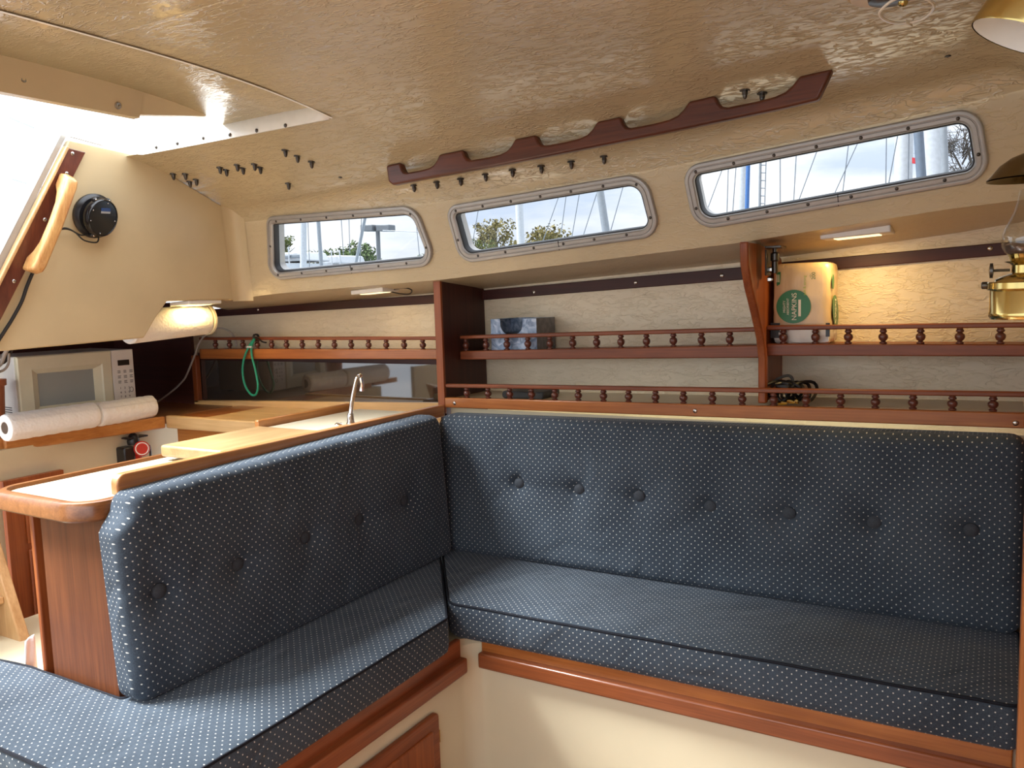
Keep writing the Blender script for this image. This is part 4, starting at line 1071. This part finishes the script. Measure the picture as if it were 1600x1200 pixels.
# black cable running down behind the trim board
cb_ = thing('black_cable', bulk(20, 480), 'black cable running down along the companionway trim board', 'cable')
G().tube(spline([bulk(48, 425) + KX * .010, bulk(38, 447) + KX * .012, bulk(30, 470) + KX * .012, bulk(16, 496) + KX * .012, bulk(4, 515) + KX * .012, bulk(-12, 540) + KX * .012], 6), .005, 8).build('cable', M_bcable, cb_, True)
gc = thing('grey_cable', (-2.75, 1.4, 1.05), 'bundle of grey cables at the left edge above the microwave', 'cable')
for k, (dxp, dyp) in enumerate(((0, 0), (3, 9), (-4, 14))):
    G().tube(spline([at(-12 + dxp, 560 + dyp, X=-2.62), at(4 + dxp, 556 + dyp, X=-2.62), at(13 + dxp, 546 + dyp * .3, X=-2.6), at(16, 541, X=-2.55)], 6), .006, 8).build('strand', M_grey if k != 1 else M_bcable, gc, True)
G().tube(spline([at(14, 552, X=-2.6), at(13, 568, X=-2.6), at(6, 578, X=-2.6), at(-8, 583, X=-2.6)], 6), .004, 8).build('strand', M_grey, gc, True)

# grab handle on the companionway trim
def bh(x, y, h): return bulk(x, y) + V((h, 0, 0))
gh = thing('grab_handle', bh(65, 350, .02), 'worn honey-coloured wooden grab handle on the companionway trim board', 'handle')
a0, a1 = bh(95, 274, .016), bh(36, 424, .016)
dd = a1 - a0; LL = dd.length; dl_ = dd.normalized(); nn_ = V((1, 0, -.2)).normalized(); nn_ = (nn_ - dl_ * nn_.dot(dl_)).normalized(); sd_ = dl_.cross(nn_)
pf = [(0, 0), (.13, 0), (.20, .018), (.30, .030), (.5, .034), (.70, .030), (.80, .018), (.87, 0), (1, 0), (1.0, .030), (.97, .052), (.90, .058), (.5, .062), (.10, .058), (.03, .052), (0, .030)]
G().prism([a0 + dl_ * (u * LL) + nn_ * h - sd_ * .016 for u, h in pf], sd_ * .032).build('handle', wood('worn_grab_teak', (.42, .16, .04), (.80, .50, .20), 'z', .35), gh, bevel=.007, seg=3)

# ================================================================== SMALL THINGS ON THE SHELVES
# green cord loop over the galley rail
zt3 = zy(400, 526, Y3)
gcd = thing('green_cord', at(398, 527, Y=Y3), 'green cord loop hanging from the galley fiddle rail', 'cord')
yk = Y3 - .012
G().tube(spline([at(397, 530, Y=yk), at(390, 540, Y=yk), at(382, 558, Y=yk), at(379, 580, Y=yk), at(383, 602, Y=yk - .004), at(392, 616, Y=yk - .006), at(400, 616, Y=yk - .004), at(403, 602, Y=yk - .004), at(399, 578, Y=yk), at(394, 558, Y=yk), at(393, 542, Y=yk), at(398, 530, Y=yk)], 8), .0042, 8).build('loop', M_green, gcd, True)
kc = at(400, 527, Y=Y3 + .006)
G().tube([kc + V((.004 * math.sin(i * .9), .013 * math.cos(i * .7), .012 * math.sin(i * .7))) for i in range(28)], .0028, 6).build('knot', M_bcable, gcd, True)
G().tube(spline([kc + V((.01, -.01, .0)), kc + V((.025, -.012, -.004)), kc + V((.045, -.012, -.016)), kc + V((.065, -.01, -.02))], 6), .003, 6).build('tail', M_black, gcd, True)
G().beam(at(386, 542, Y=yk - .004), at(393, 542, Y=yk - .004), (0, 0, .006), (0, .006, 0)).build('whipping', M_white, gcd)
# grey cable by the niche, over the shelf and down to the counter
gl_ = thing('grey_cable', (-2.8, 2.2, ZC), 'thin grey cable looping from the galley shelf down to the counter corner', 'cable')
G().tube(spline([at(370, 541, Y=2.31), at(366, 527, Y=2.31), at(355, 516, Y=2.30), at(338, 513, Y=2.28), at(324, 521, Y=2.26), at(312, 535, Y=2.25), at(304, 556, Y=2.25), at(292, 585, Y=2.25), at(285, 596, Y=2.25), at(268, 612, Y=2.23), at(246, 628, Y=2.2)], 8), .0038, 8).build('cable', M_grey, gl_, True)

# tissue box standing on its side
def lay(P, s_=1): return P
ZSH = zy(717, 548.5, Y2m) + (zy(1180, 539, Y2m) - zy(717, 548.5, Y2m)) * .12 - .0055
yt = Y2m + .030
tb0, tb1 = at(768, 545, Y=yt), at(839, 545, Y=yt); th_ = at(770, 499, Y=yt).z - ZSH
tw = tb1.x - tb0.x
tbx = thing('tissue_box', (tb0.x + tw / 2, yt + .06, ZSH), 'blue-grey patterned tissue box with dark oval opening, on the middle shelf', 'tissue box')
q = NM('tissue_box_print', .45)
v1 = q.n('ShaderNodeTexNoise', {'Vector': q.obj((1, 1, 1)), 'Scale': 38.0, 'Detail': 4, 'Distortion': 1.5}).outputs['Fac']
q.l(q.ramp(v1, (.36, (.16, .24, .38)), (.52, (.32, .43, .60)), (.66, (.52, .62, .76))), 'Base Color'); M_tis = q.m
q = NM('tissue_box_side', .5); v1 = q.n('ShaderNodeTexNoise', {'Vector': q.obj(), 'Scale': 50.0, 'Detail': 2}).outputs['Fac']
q.l(q.ramp(v1, (.4, (.16, .17, .18)), (.6, (.24, .25, .26))), 'Base Color'); M_tis2 = q.m
ZT = ZSH + .0008
xo, zo = tb0.x, ZT
g = G()
# front wall with a scooped opening from the top edge
n = 14; scoop = [(tw * (.21 + .50 * (.5 - .5 * math.cos(PI * k / n))), th_ * (1 - .50 * math.sin(PI * k / n) ** .6)) for k in range(n + 1)]
poly = [(0, 0), (tw, 0), (tw, th_)] + scoop[::-1] + [(0, th_)]
G().prism([V((xo + a, yt, zo + b)) for a, b in poly], (0, .0015, 0)).build('front', M_tis, tbx)
dpt = .125
g = G(); g.span((xo, yt + .002, zo), (xo + .0015, yt + dpt, zo + th_)).span((xo, yt + dpt, zo), (xo + tw, yt + dpt + .0015, zo + th_)).span((xo, yt + .002, zo), (xo + tw, yt + dpt, zo + .0015)).span((xo + tw * .72, yt + .002, zo + th_ - .0015), (xo + tw, yt + dpt, zo + th_)).span((xo, yt + .002, zo + th_ - .0015), (xo + tw * .2, yt + dpt, zo + th_))
g.build('carton', M_tis, tbx)
G().span((xo + tw - .0012, yt + .0015, zo), (xo + tw + .0006, yt + dpt, zo + th_)).build('side', M_tis2, tbx)
G().span((xo + .006, yt + .03, zo + .003), (xo + tw - .006, yt + dpt - .006, zo + th_ * .55)).build('dark_inside', M_black, tbx)
# dark case on the lower shelf
yc_ = Y1 + .06
zc_ = zy(700, 621.5, Y1) + .0 - .004
k0, k1 = at(784, 620, Y=yc_), at(849, 620, Y=yc_); kt = at(800, 611, Y=yc_).z
cs_ = thing('flat_case', ((k0.x + k1.x) / 2, yc_ + .04, zc_), 'dark grey rounded flat case lying behind the lower fiddle rail', 'case')
pl_ = rpoly([(k0.x, zc_ + .001), (k1.x, zc_ + .001), (k1.x, kt), (k0.x, kt)], (.01, .01, .006, .028), 0, 8)
G().prism([V((p.x, yc_, p.y)) for p in pl_], (0, .11, 0)).build('body', M_dgrey, cs_, bevel=.004)
G().span((k0.x + .03, yc_ - .001, zc_ + .02), (k1.x - .01, yc_ + .001, zc_ + .023)).build('zip_line', M_black, cs_)
# napkin pack
ZS2 = (zy(1200, 537, Y2)) - .0055
yn = Y2 + .028
n0, n1_ = at(1207, 540, Y=yn), at(1296, 540, Y=yn); nw = n1_.x - n0.x; nh = at(1250, 411, Y=yn).z - ZS2; nd = .13
nh = min(nh, .235)
npk = thing('napkin_pack', (n0.x + nw / 2, yn + nd / 2, ZS2), 'tan and green napkin pack standing upright beside the curved bracket', 'napkins')
bm = bmesh.new(); bmesh.ops.create_cube(bm, size=1)
bmesh.ops.subdivide_edges(bm, edges=bm.edges, cuts=14, use_grid_fill=True)
g = G()
for v_ in bm.verts:
    p = v_.co * 2; e = 13.0
    m_ = (abs(p.x) ** e + abs(p.y) ** e + abs(p.z) ** e) ** (1 / e) or 1
    k = max(abs(p.x), abs(p.y), abs(p.z)) / m_; p = p * k
    wr = .0022 * noise.noise(V((p.x * 3, p.y * 3, p.z * 6))) + .0014 * noise.noise(V((p.x * 9, p.y * 9, p.z * 4)))
    if p.z < -.68: wr *= 2.5
    P = V((n0.x + nw / 2 + p.x * (nw / 2), yn + nd / 2 + p.y * (nd / 2) , ZS2 + .001 + nh / 2 + p.z * nh / 2))
    P += V((p.x, p.y, 0)).normalized() * wr if abs(p.z) < .97 else V((0, 0, 0))
    P.y -= .006 * (1 - p.x * p.x) * (1 - p.z * p.z) * (1 if p.y < 0 else 0)
    g.v.append(P)
g.f = [tuple(v_.index for v_ in f.verts) for f in bm.faces]; bm.free()
q = NM('napkin_wrapper', .28); sp = q.n('ShaderNodeSeparateXYZ', {0: q.obj()})
hf = q.n('ShaderNodeMapRange', {'Value': sp.outputs['Z'], 'From Min': nh * .235, 'From Max': nh * .245}).outputs[0]
cl2 = q.ramp(hf, (.0, (.80, .77, .70)), (1, (.70, .52, .30)))
q.l(cl2, 'Base Color'); nz_ = q.n('ShaderNodeTexNoise', {'Vector': q.obj((1, 1, .4)), 'Scale': 45.0, 'Detail': 3}).outputs['Fac']; q.bump(nz_, .35, .004)
g.build('wrapper', q.m, npk, True)
M_pgreen = plain('print_green', (.012, .17, .035), .35, mott=.05); M_plime = plain('print_lime', (.30, .50, .05), .35); M_pcream = plain('print_cream', (.85, .80, .62), .4)
# flat print: on the front (facing the cabin), set just proud of the film; the pack stands on its side so lettering runs upwards
fy_ = yn - .0095
def nq(x, y): return V((at(x, y, Y=yn).x, 0, at(x, y, Y=yn).z))
def nflat(name, pts, mat, y): return G().prism([V((p.x, y, p.z)) for p in pts], (0, .0006, 0)).build(name, mat, npk)
cc_ = nq(1241, 479); rad_ = (nq(1268, 479).x - nq(1214, 479).x) / 2; radz = (nq(1241, 453).z - nq(1241, 505).z) / 2
rr_ = (rad_ + radz) / 2
gdisc = nflat('green_disc', [cc_ + V((rr_ * math.cos(2 * PI * k / 40), 0, rr_ * math.sin(2 * PI * k / 40))) for k in range(40)], M_pgreen, fy_)
up_, lf_ = (0, 0, 1), (-1, 0, 0)
def ntext(n_, txt, size, px, py, mat=M_pcream, y=None): c_ = nq(px, py); return text_on(n_, txt, size, mat, gdisc if n_ == 'lettering' else npk, (c_.x, (y or fy_) - .0009, c_.z), up_, lf_)
ntext('lettering', 'NAPKINS', .0175, 1242.5, 479)
ntext('lettering', 'ABSORBENT', .0078, 1232.5, 479)
ntext('lettering', 'MIGHTY', .0085, 1227, 479)
ba, bb_ = nq(1249, 468), nq(1253, 468); 
nflat('cream_bar', [V((nq(1248.5, 494).x, 0, nq(1248.5, 494).z)), V((nq(1252.5, 494).x, 0, nq(1248.5, 494).z)), V((nq(1252.5, 494).x, 0, nq(1248.5, 468).z)), V((nq(1248.5, 494).x, 0, nq(1248.5, 468).z))], M_pcream, fy_ - .0008)
ntext('count', '200', .013, 1272.5, 431, M_pgreen)
ntext('count_note', '1-PLY', .005, 1267.5, 431, M_pgreen)
a = nq(1209, 424); nflat('green_tab', [nq(1214, 425), nq(1221, 425), nq(1220, 444), nq(1215, 447)], M_pgreen, fy_)
for k in range(3): a = nq(1215 + 1.8 * k, 435); nflat('tab_line', [a + V((-.0006, 0, -.010)), a + V((.0006, 0, -.010)), a + V((.0006, 0, .010)), a + V((-.0006, 0, .010))], M_pcream, fy_ - .0008)
ntext('lime_script', 'soft & strong', .0095, 1258.5, 446, M_plime)
for a, b, c, d in ((1204.5, 504.5, 1219, 528), (1290.5, 504.5, 1297, 526)):
    nflat('black_mark', [nq(a, d), nq(c, d), nq(c, b), nq(a, b)], M_black, yn - .003)
xs_ = n1_.x + .0035
def sidep(u, v_): return V((xs_, yn + nd * u, ZS2 + nh * v_))
gleaf = G().prism([sidep(.5 + .34 * math.cos(t), .40 + .19 * math.sin(t) - .06 * math.cos(t)) for t in [2 * PI * k / 28 for k in range(28)]], (.0006, 0, 0)).build('green_leaf', M_pgreen, npk)
text_on('lettering', 'NAPKINS', .016, M_pcream, gleaf, sidep(.48, .40) + V((.0009, 0, 0)), (0, -.0, 1), (0, -1, 0))
G().prism([sidep(.18 + .12 * math.cos(t), .76 + .09 * math.sin(t)) for t in [2 * PI * k / 16 for k in range(16)]], (.0006, 0, 0)).build('green_tab', M_pgreen, npk)

# tangle of dark cable with brass clips on the lower shelf
ctl = thing('cable_tangle', at(1235, 625, Y=Y1 + .07), 'tangle of dark cable with brass clips behind the lower fiddle rail', 'cable')
g = G(); ycb = Y1 + .07; zf = zy(1235, 633, Y1) - .006
for k in range(7):
    c = at(1215 + 7 * k, 612 + 3 * (k % 3), Y=ycb); c.z = max(c.z, zf + .03); rr_ = .022 + .006 * random.random()
    g.tube([c + V((rr_ * math.cos(t) * 1.2, .03 * math.sin(t * 2 + k), max(zf + .008 - c.z, rr_ * math.sin(t)))) for t in [2 * PI * i / 20 for i in range(20)]], .0042, 6, True)
g.build('cable', M_bcable, ctl, True)
G().tube(spline([at(1208, 596, Y=ycb), at(1219, 590, Y=ycb), at(1232, 587, Y=ycb), at(1238, 592, Y=ycb), at(1239, 603, Y=ycb)], 6), .004, 6).build('hoop', M_dgrey, ctl, True)
G().box(at(1230, 604, Y=ycb), (.055, .035, .014), Matrix.Rotation(.25, 3, 'Y')).build('grey_plug', M_dgrey, ctl, bevel=.004)
for x0_, y0_, x1_, y1_ in ((1216, 630, 1230, 634.5), (1230, 626, 1242, 629), (1243, 624, 1247, 632)):
    a, b = at(x0_, y0_, Y=Y1 + .034), at(x1_, y1_, Y=Y1 + .034)
    a.z = max(a.z, zf + .006); b.z = max(b.z, zf + .006)
    G().tube([a, a.lerp(b, .4), b], [.0045, .006, .003], 8).build('brass_clip', M_brass, ctl, True)

# ================================================================== OIL LAMP, SMOKE BELL AND BRASS SHADE AT THE RIGHT
YL = 1.10
ax_px = 1603
LX = at(ax_px, 440, Y=YL).x
def lz_(y): return at(ax_px, y, Y=YL).z
sc_ = (at(ax_px, 440, Y=YL).x - at(1538, 440, Y=YL).x) / 65.0       # metres per pixel at the lamp
lp_ = thing('oil_lamp', (LX, YL, lz_(498)), 'brass oil lamp with glass chimney in a gimbal ring at the right edge', 'oil lamp')
def R_px(x): return (ax_px - x) * sc_
zz = lz_
G().lathe([(0, zz(498)), (R_px(1549), zz(498)), (R_px(1545.5), zz(494)), (R_px(1545.5), zz(488)), (R_px(1546.5), zz(486)), (R_px(1546.5), zz(452)), (R_px(1548), zz(450)), (0, zz(450))], (LX, YL, 0), n=40).build('font', M_brass, lp_, True)
G().lathe([(R_px(1552), zz(452)), (R_px(1543), zz(452)), (R_px(1541), zz(450)), (R_px(1541), zz(441)), (R_px(1543), zz(439)), (R_px(1552), zz(439))], (LX, YL, 0), n=40).build('gimbal_ring', M_brass, lp_, True)
pv = at(1541, 446, Y=YL); G().lathe([(.003, -.003), (.0042, 0), (.0042, .004), (.003, .005)], (pv.x, YL, pv.z), (-1, 0, 0), 10).build('pivot', M_dksteel, lp_, True)
G().lathe([(R_px(1552), zz(441)), (R_px(1554), zz(436)), (R_px(1563), zz(431)), (R_px(1575), zz(428)), (R_px(1580), zz(426)), (R_px(1580), zz(414)), (R_px(1577), zz(411)), (R_px(1570), zz(409)), (R_px(1568), zz(407.5)), (0, zz(407.5))], (LX, YL, 0), n=36).build('burner', M_brass, lp_, True)
g = G()
for k in range(20):
    t = 2 * PI * k / 20; c_ = V((LX + R_px(1579) * math.cos(t), YL + R_px(1579) * math.sin(t), zz(407)))
    g.beam(c_, c_ + V((.0025 * math.cos(t), .0025 * math.sin(t), .0075)), (-math.sin(t) * .0045, math.cos(t) * .0045, 0), (math.cos(t) * .001, math.sin(t) * .001, 0))
g.build('gallery', M_brass, lp_)
G().tube([V((LX - R_px(1578), YL, zz(421))), V((at(1553, 421, Y=YL).x, YL, zz(421)))], .0016, 8).build('wick_spindle', M_dksteel, lp_, True)
G().lathe([(.003, 0), (.0085, .001), (.0085, .004), (.003, .005)], (at(1553, 421, Y=YL).x, YL, zz(421)), (-1, 0, 0), 14).build('wick_knob', M_dksteel, lp_, True)
ch = [(1585, 405), (1577, 401), (1569, 394), (1564, 385), (1562, 375), (1564, 364), (1569, 353), (1576, 341), (1582, 328), (1586, 314), (1589, 296)]
G().lathe([(R_px(a), zz(b)) for a, b in ch] + [(R_px(a) - .0012, zz(b)) for a, b in ch[::-1]], (LX, YL, 0), n=40, caps=False).build('chimney', M_chim, lp_, True)
bkx = .07
G().beam((LX + R_px(1543), YL, zz(446)), (bkx, YL, zz(446)), (0, .014, 0), (0, 0, .010)).build('bracket_arm', M_brass, lp_, bevel=.001)
G().span((bkx - .004, YL - .03, zz(470)), (bkx, YL + .03, zz(425))).build('wall_plate', M_brass, lp_, bevel=.001)
# smoke bell
zb0 = zz(279)
sb_ = thing('smoke_bell', (LX, YL, zb0), 'dark bronze smoke bell disc hanging above the oil lamp chimney', 'smoke bell')
pb_ = [(R_px(1536), zb0), (R_px(1543), zb0 + .0045), (R_px(1556), zb0 + .015), (R_px(1574), zb0 + .023), (R_px(1590), zb0 + .027), (0, zb0 + .028)]
G().lathe(pb_ + [(a, b - .0015) for a, b in pb_[::-1]], (LX, YL, 0), n=40, caps=False).build('bell', plain('dark_bronze', (.20, .16, .09), .22, 1), sb_, True)
G().tube(spline([V((LX, YL, zb0 + .027)), V((LX, YL, zb0 + .05)), V((LX + .02, YL, zb0 + .065)), V((bkx, YL, zb0 + .065))], 6), .003, 8).build('hanger', M_brass, sb_, True)
# brass shade of the reading lamp
YS = 1.02
s_c = at(1597, 60, Y=YS); axs = (V((.42, .05, .90))).normalized()
sa = at(1531, 55, Y=YS)
rs = .050
shd = thing('reading_lamp', s_c, 'tilted brass reading lamp shade with white inside, top right corner', 'lamp')
G().lathe([(rs, 0), (rs + .001, .002), (rs * .93, .03), (rs * .82, .085), (rs * .70, .095), (0, .10)], s_c, axs, 40, False).build('shade', M_brass, shd, True)
G().lathe([(rs - .001, .0005), (rs * .90, .03), (rs * .79, .083), (0, .090)], s_c, axs, 36, False).build('white_lining', M_white, shd, True)
G().lathe([(.010, .015), (.016, .03), (.017, .045), (.010, .08), (.010, .09), (0, .09)], s_c, axs, 20).build('bulb', plain('frosted_bulb', (.8, .78, .7), .3), shd, True)
tp = s_c + axs * .10
G().tube(spline([tp, tp + axs * .02, V((.055, YS + .06, tp.z + .02)), V((.068, YS + .06, tp.z - .03))], 6), .006, 10).build('arm', M_brass, shd, True)

# ================================================================== OUTSIDE
M_sail = plain('white_spar', (.42, .44, .46), .4); M_spar = plain('grey_spar', (.20, .22, .24), .4); M_bluespar = plain('blue_sailcover', (.03, .11, .30), .5); M_wire = plain('rigging_wire', (.14, .16, .18), .4)
M_lamppost = plain('lamp_post_grey', (.09, .10, .11), .5); M_boatdk = plain('boat_tarp', (.13, .15, .17), .6)
wr_ = lambda x, y, D: at(x, y, Y=D)
S(G().span((-120, 8, -1.2), (60, 140, -1.0)).build('ground_harbour', plain('grey_water', (.30, .36, .40), .15)))
def mast(label, x0, y0, x1, y1, D, r, mat, wires=(), extra=None, name='sailboat_mast', group=None):
    a, b = wr_(x0, y0, D), wr_(x1, y1, D); d = (b - a)                       # a upper, b lower
    foot = a + d * ((-1.0 - a.z) / d.z); topm = a - d.normalized() * 2.5
    t = thing(name, foot, label, 'mast', group)
    G().tube([foot, topm], r, 10).build('spar', mat, t, True)
    for w_ in wires:
        p, q_ = wr_(w_[0], w_[1], D), wr_(w_[2], w_[3], D); e = q_ - p
        G().tube([p - e * .8, q_ + e * .8], .006 * D / 10, 5).build('stay', M_wire, t)
    if extra: extra(t, D)
    return t
mast('white mast at the left of the first cabin window, crossed by fine stays', 474, 346, 474, 418, 14, .075, M_sail, [(481, 344, 483, 400)])
mast('grey raked mast left of the double-headed light in the first window', 497, 342, 501, 400, 16, .05, M_spar, [(533, 340, 535, 372), (545, 338, 546, 370), (565, 336, 563, 395)])
mast('thin grey mast leaning right in the first window', 571, 337, 559, 396, 18, .045, M_spar, [(650, 345, 655, 395), (622, 361, 653, 362)])
mast('white mast above the autumn trees in the middle window', 811, 318, 814, 384, 13, .07, M_sail, [(872, 310, 856, 355), (905, 304, 895, 362), (884, 310, 880, 340)])
mast('grey leaning mast right of the middle window centre', 937, 296, 947, 362, 12, .06, M_spar, [(934, 297, 912, 366), (974, 290, 955, 358), (747, 330, 740, 370)])
mast('mast with blue sail cover at the left of the third window', 1169, 259, 1167, 330, 9, .022, M_bluespar, [(1138, 264, 1136, 330), (1150, 262, 1145, 330), (1121, 285, 1105, 328)])
def rung(t, D):
    for k in range(6):
        y = 258 + k * 12
        a, b = wr_(1188, y, D), wr_(1196, y, D); G().tube([a, b], .006, 6).build('rung', M_spar, t)
mast('pale wide mast beside the blue-covered one in the third window', 1161, 258, 1159, 326, 10.5, .06, M_sail)
mast('ladder-like twin spar with rungs in the third window', 1188, 255, 1187, 320, 9, .014, M_spar, [(1197, 253, 1195, 318), (1219, 248, 1219, 320), (1244, 245, 1240, 318), (1275, 240, 1247, 316), (1338, 228, 1305, 300), (1325, 232, 1318, 290)], rung)
def pennant(t, D): G().prism([wr_(1425, 246, D), wr_(1434, 247, D), wr_(1433, 256, D), wr_(1425, 255, D)], (0, .02, 0)).build('red_pennant', plain('red_cloth', (.5, .03, .04), .7), t)
mast('dark furled sail mast at the right of the third window', 1435, 204, 1440, 282, 7, .035, plain('dark_furled_sail', (.10, .13, .17), .6), [(1385, 215, 1384, 292), (1401, 220, 1388, 290), (1420, 210, 1419, 286)], pennant)
mast('broad white mast at the right of the third window', 1413, 205, 1411, 290, 7.5, .07, M_sail)
mast('white sail-wrapped mast right of the dark furled sail', 1458, 200, 1460, 280, 8.4, .11, M_sail)
mast('narrow grey mast before the bare tree in the third window', 1474, 196, 1477, 275, 6.8, .025, M_spar)
a, b = at(6, 150, X=-9), at(22, 470, X=-9); e = b - a
t = thing('sailboat_mast', b + e * .5, 'faint white spar seen through the open companionway at the far left', 'mast')
G().tube([a - e * .4, b + e * .5], .045, 10).build('spar', M_sail, t, True)
for k in range(2): G().tube([a + V((0, .05, 0)) + e * (.1 + .3 * k), a + V((0, .30 + .1 * k, 0)) + e * (.13 + .3 * k)], .012, 6).build('spreader', M_sail, t)
# double-headed light post
D = 22
lp2 = thing('street_lamp', wr_(591, 420, D), 'double-headed grey street lamp seen through the first cabin window', 'street lamp')
a, b = wr_(590, 353, D), wr_(592, 407, D); e = b - a
G().tube([a, b + e * .9], .07, 8).build('post', M_lamppost, lp2, True)
for x0_, x1_ in ((568, 587), (593, 613)):
    c0, c1__ = wr_(x0_, 356.5, D), wr_(x1_, 356.5, D); G().beam(c0, c1__, (0, .35, 0), (0, 0, .22)).build('lamp_head', M_lamppost, lp2, bevel=.03)
# trees: trunk, branches and leaf clumps
def leaf_mat(n_, c): return plain(n_, c, .7, spec=.2, mott=.35, scale=3)
M_lf = [leaf_mat('olive_leaves', (.075, .090, .022)), leaf_mat('autumn_leaves', (.14, .115, .038)), leaf_mat('green_leaves', (.055, .085, .022))]
M_bark = plain('grey_bark', (.08, .07, .06), .9)
def tree(label, outline, D, lm, n, bare=False):
    """outline: crown pixels left, top, right, bottom"""
    l, t_, r_, b_ = outline
    c = wr_((l + r_) / 2, (t_ + b_) / 2, D); hx = (wr_(r_, b_, D) - wr_(l, b_, D)).length / 2; hzz = (wr_(l, t_, D) - wr_(l, b_, D)).length / 2
    root = thing('tree', (c.x, D, -1), label, 'tree', None)
    g = G(); g.tube([V((c.x, D, -1)), V((c.x + .1, D, c.z - hzz * .3)), V((c.x, D, c.z + hzz * .6))], [hx * .10, hx * .07, hx * .02], 7)
    tips = []
    for k in range(14):
        a_ = random.uniform(0, 2 * PI); h_ = random.uniform(-.5, .9)
        p0 = V((c.x, D, c.z + hzz * (h_ - .5))); p1 = V((c.x + hx * .8 * math.cos(a_), D + hx * .5 * math.sin(a_), c.z + hzz * h_ * .95)); g.tube([p0, p0.lerp(p1, .5) + V((0, 0, hzz * .08)), p1], [hx * .03, hx * .02, hx * .006], 5); tips.append((p0, p1))
    if bare:
        for k in range(420):
            p0, p1 = random.choice(tips[:90]); s_ = p0.lerp(p1, random.uniform(.2, 1)); e_ = s_ + V((random.gauss(0, .35), random.gauss(0, .2), random.gauss(.12, .3))) * hx; g.tube([s_, s_.lerp(e_, .5) + V((random.gauss(0, .04), 0, random.gauss(0, .04))) * hx, e_], [hx * .012, hx * .009, hx * .004], 4); tips.append((s_, e_))
    g.build('trunk', M_bark, root, True)
    if not bare:
        g = G()
        blobs = [(c + V((random.gauss(0, .42) * hx, random.gauss(0, .3) * hx, (random.uniform(-1, .75)) * hzz)), random.uniform(.14, .30) * min(hx, hzz * 1.6)) for _ in range(48)]
        blobs = [(p, s_) for p, s_ in blobs if ((p.x - c.x) / hx) ** 2 + max(0, (p.z - c.z) / hzz) ** 2 < .9]
        for k in range(int(n * 1.5)):
            p, s_ = random.choice(blobs); d_ = V((random.gauss(0, 1), random.gauss(0, 1), random.gauss(0, 1))).normalized(); q_ = p + d_ * s_ * random.uniform(.5, 1.15); sz = hx * random.uniform(.03, .075)
            u_ = V((random.gauss(0, 1), random.gauss(0, 1), random.gauss(0, 1))).normalized(); v_ = u_.cross(d_).normalized()
            g.add([q_ - u_ * sz, q_ + v_ * sz * .6, q_ + u_ * sz, q_ - v_ * sz * .6], [(0, 1, 2, 3)])
        o = g.build('leaves', lm, root); o['kind'] = 'stuff'
    return root
tree('olive green tree at the left edge of the first window', (424, 362, 468, 440), 26, M_lf[0], 1500)
tree('olive green tree in the middle of the first window', (515, 374, 592, 440), 30, M_lf[2], 1800)
tree('small olive bush behind the boats in the first window', (478, 385, 520, 440), 34, M_lf[0], 900)
tree('yellow-olive tree left of the white mast in the middle window', (735, 338, 812, 430), 28, M_lf[1], 2200)
tree('yellow-olive low tree right of the white mast in the middle window', (800, 352, 900, 430), 32, M_lf[1], 2000)
tree('low olive bush at the lower left of the middle window', (716, 368, 770, 425), 24, M_lf[0], 900)
tree('bare-branched tree at the right end of the third window', (1462, 170, 1545, 330), 9, M_lf[1], 0, True)
tree('faint low bush at the right end of the first window', (655, 393, 690, 430), 34, M_lf[2], 500)
# two laid-up boats
def boat(label, x0, x1, ytop, ydeck, D, tarp):
    a, b = wr_(x0, ydeck, D), wr_(x1, ydeck, D); L_ = (b - a).length; tz = wr_(x0, ytop, D).z
    t = thing('sailboat', (a.x, D, -1), label, 'boat')
    rings = []
    for k in range(9):
        f = k / 8; wv = .9 * (math.sin(PI * min(1, f * .9 + .1))) ** .6; X = a.x + L_ * f; zt_ = a.z + (b.z - a.z) * f
        rings.append([V((X, D - wv, zt_)), V((X, D - wv * .9, zt_ - .7)), V((X, D, -1.0)), V((X, D + wv * .9, zt_ - .7)), V((X, D + wv, zt_))])
    G().loft(rings).build('hull', M_sail, t, True)
    G().prism([V((a.x + L_ * .2, D - .6, a.z)), V((a.x + L_ * .8, D - .6, a.z)), V((a.x + L_ * .72, D - .6, tz)), V((a.x + L_ * .26, D - .6, tz))], (0, 1.2, 0)).build('cabin', M_sail, t, bevel=.05)
    if tarp: G().beam(V((a.x + L_ * .1, D - .65, (a.z + tz) / 2)), V((a.x + L_ * .9, D - .65, (a.z + tz) / 2)), (0, .05, 0), (0, 0, abs(tz - a.z) * .35)).build('window_band', M_boatdk, t, bevel=.02)
    for k in range(4): X = a.x + L_ * (.15 + .22 * k); G().tube([V((X, D - .7, a.z - .1)), V((X, D - .7, tz + .15))], .02, 6).build('stanchion', M_sail, t)
boat('white laid-up boat with dark window band at the lower left of the first window', 432, 512, 398, 412, 19, True)
boat('white laid-up boat at the lower middle of the first window', 508, 566, 402, 415, 21, False)

# ------------------------------------------------------------------ groups of alike things
GR = {'back_cushion': 'buttoned back cushions of the settee', 'seat_cushion': 'dotted seat cushions of the settee', 'paper_towel_roll': 'paper towel rolls on the aft counter',
      'fiddle_shelf': 'fiddled shelves along the hull side', 'led_light': 'white LED lights under the deck edge', 'sailboat_mast': 'masts outside the windows', 'tree': 'trees outside the windows',
      'sailboat': 'laid-up boats outside the windows', 'galley_counter': 'counters of the galley', 'grey_cable': 'loose grey cables by the galley'}
for o in COL.objects:
    k = o.name.split('.')[0]
    if o.parent is None and k in GR: o['group'] = GR[k]
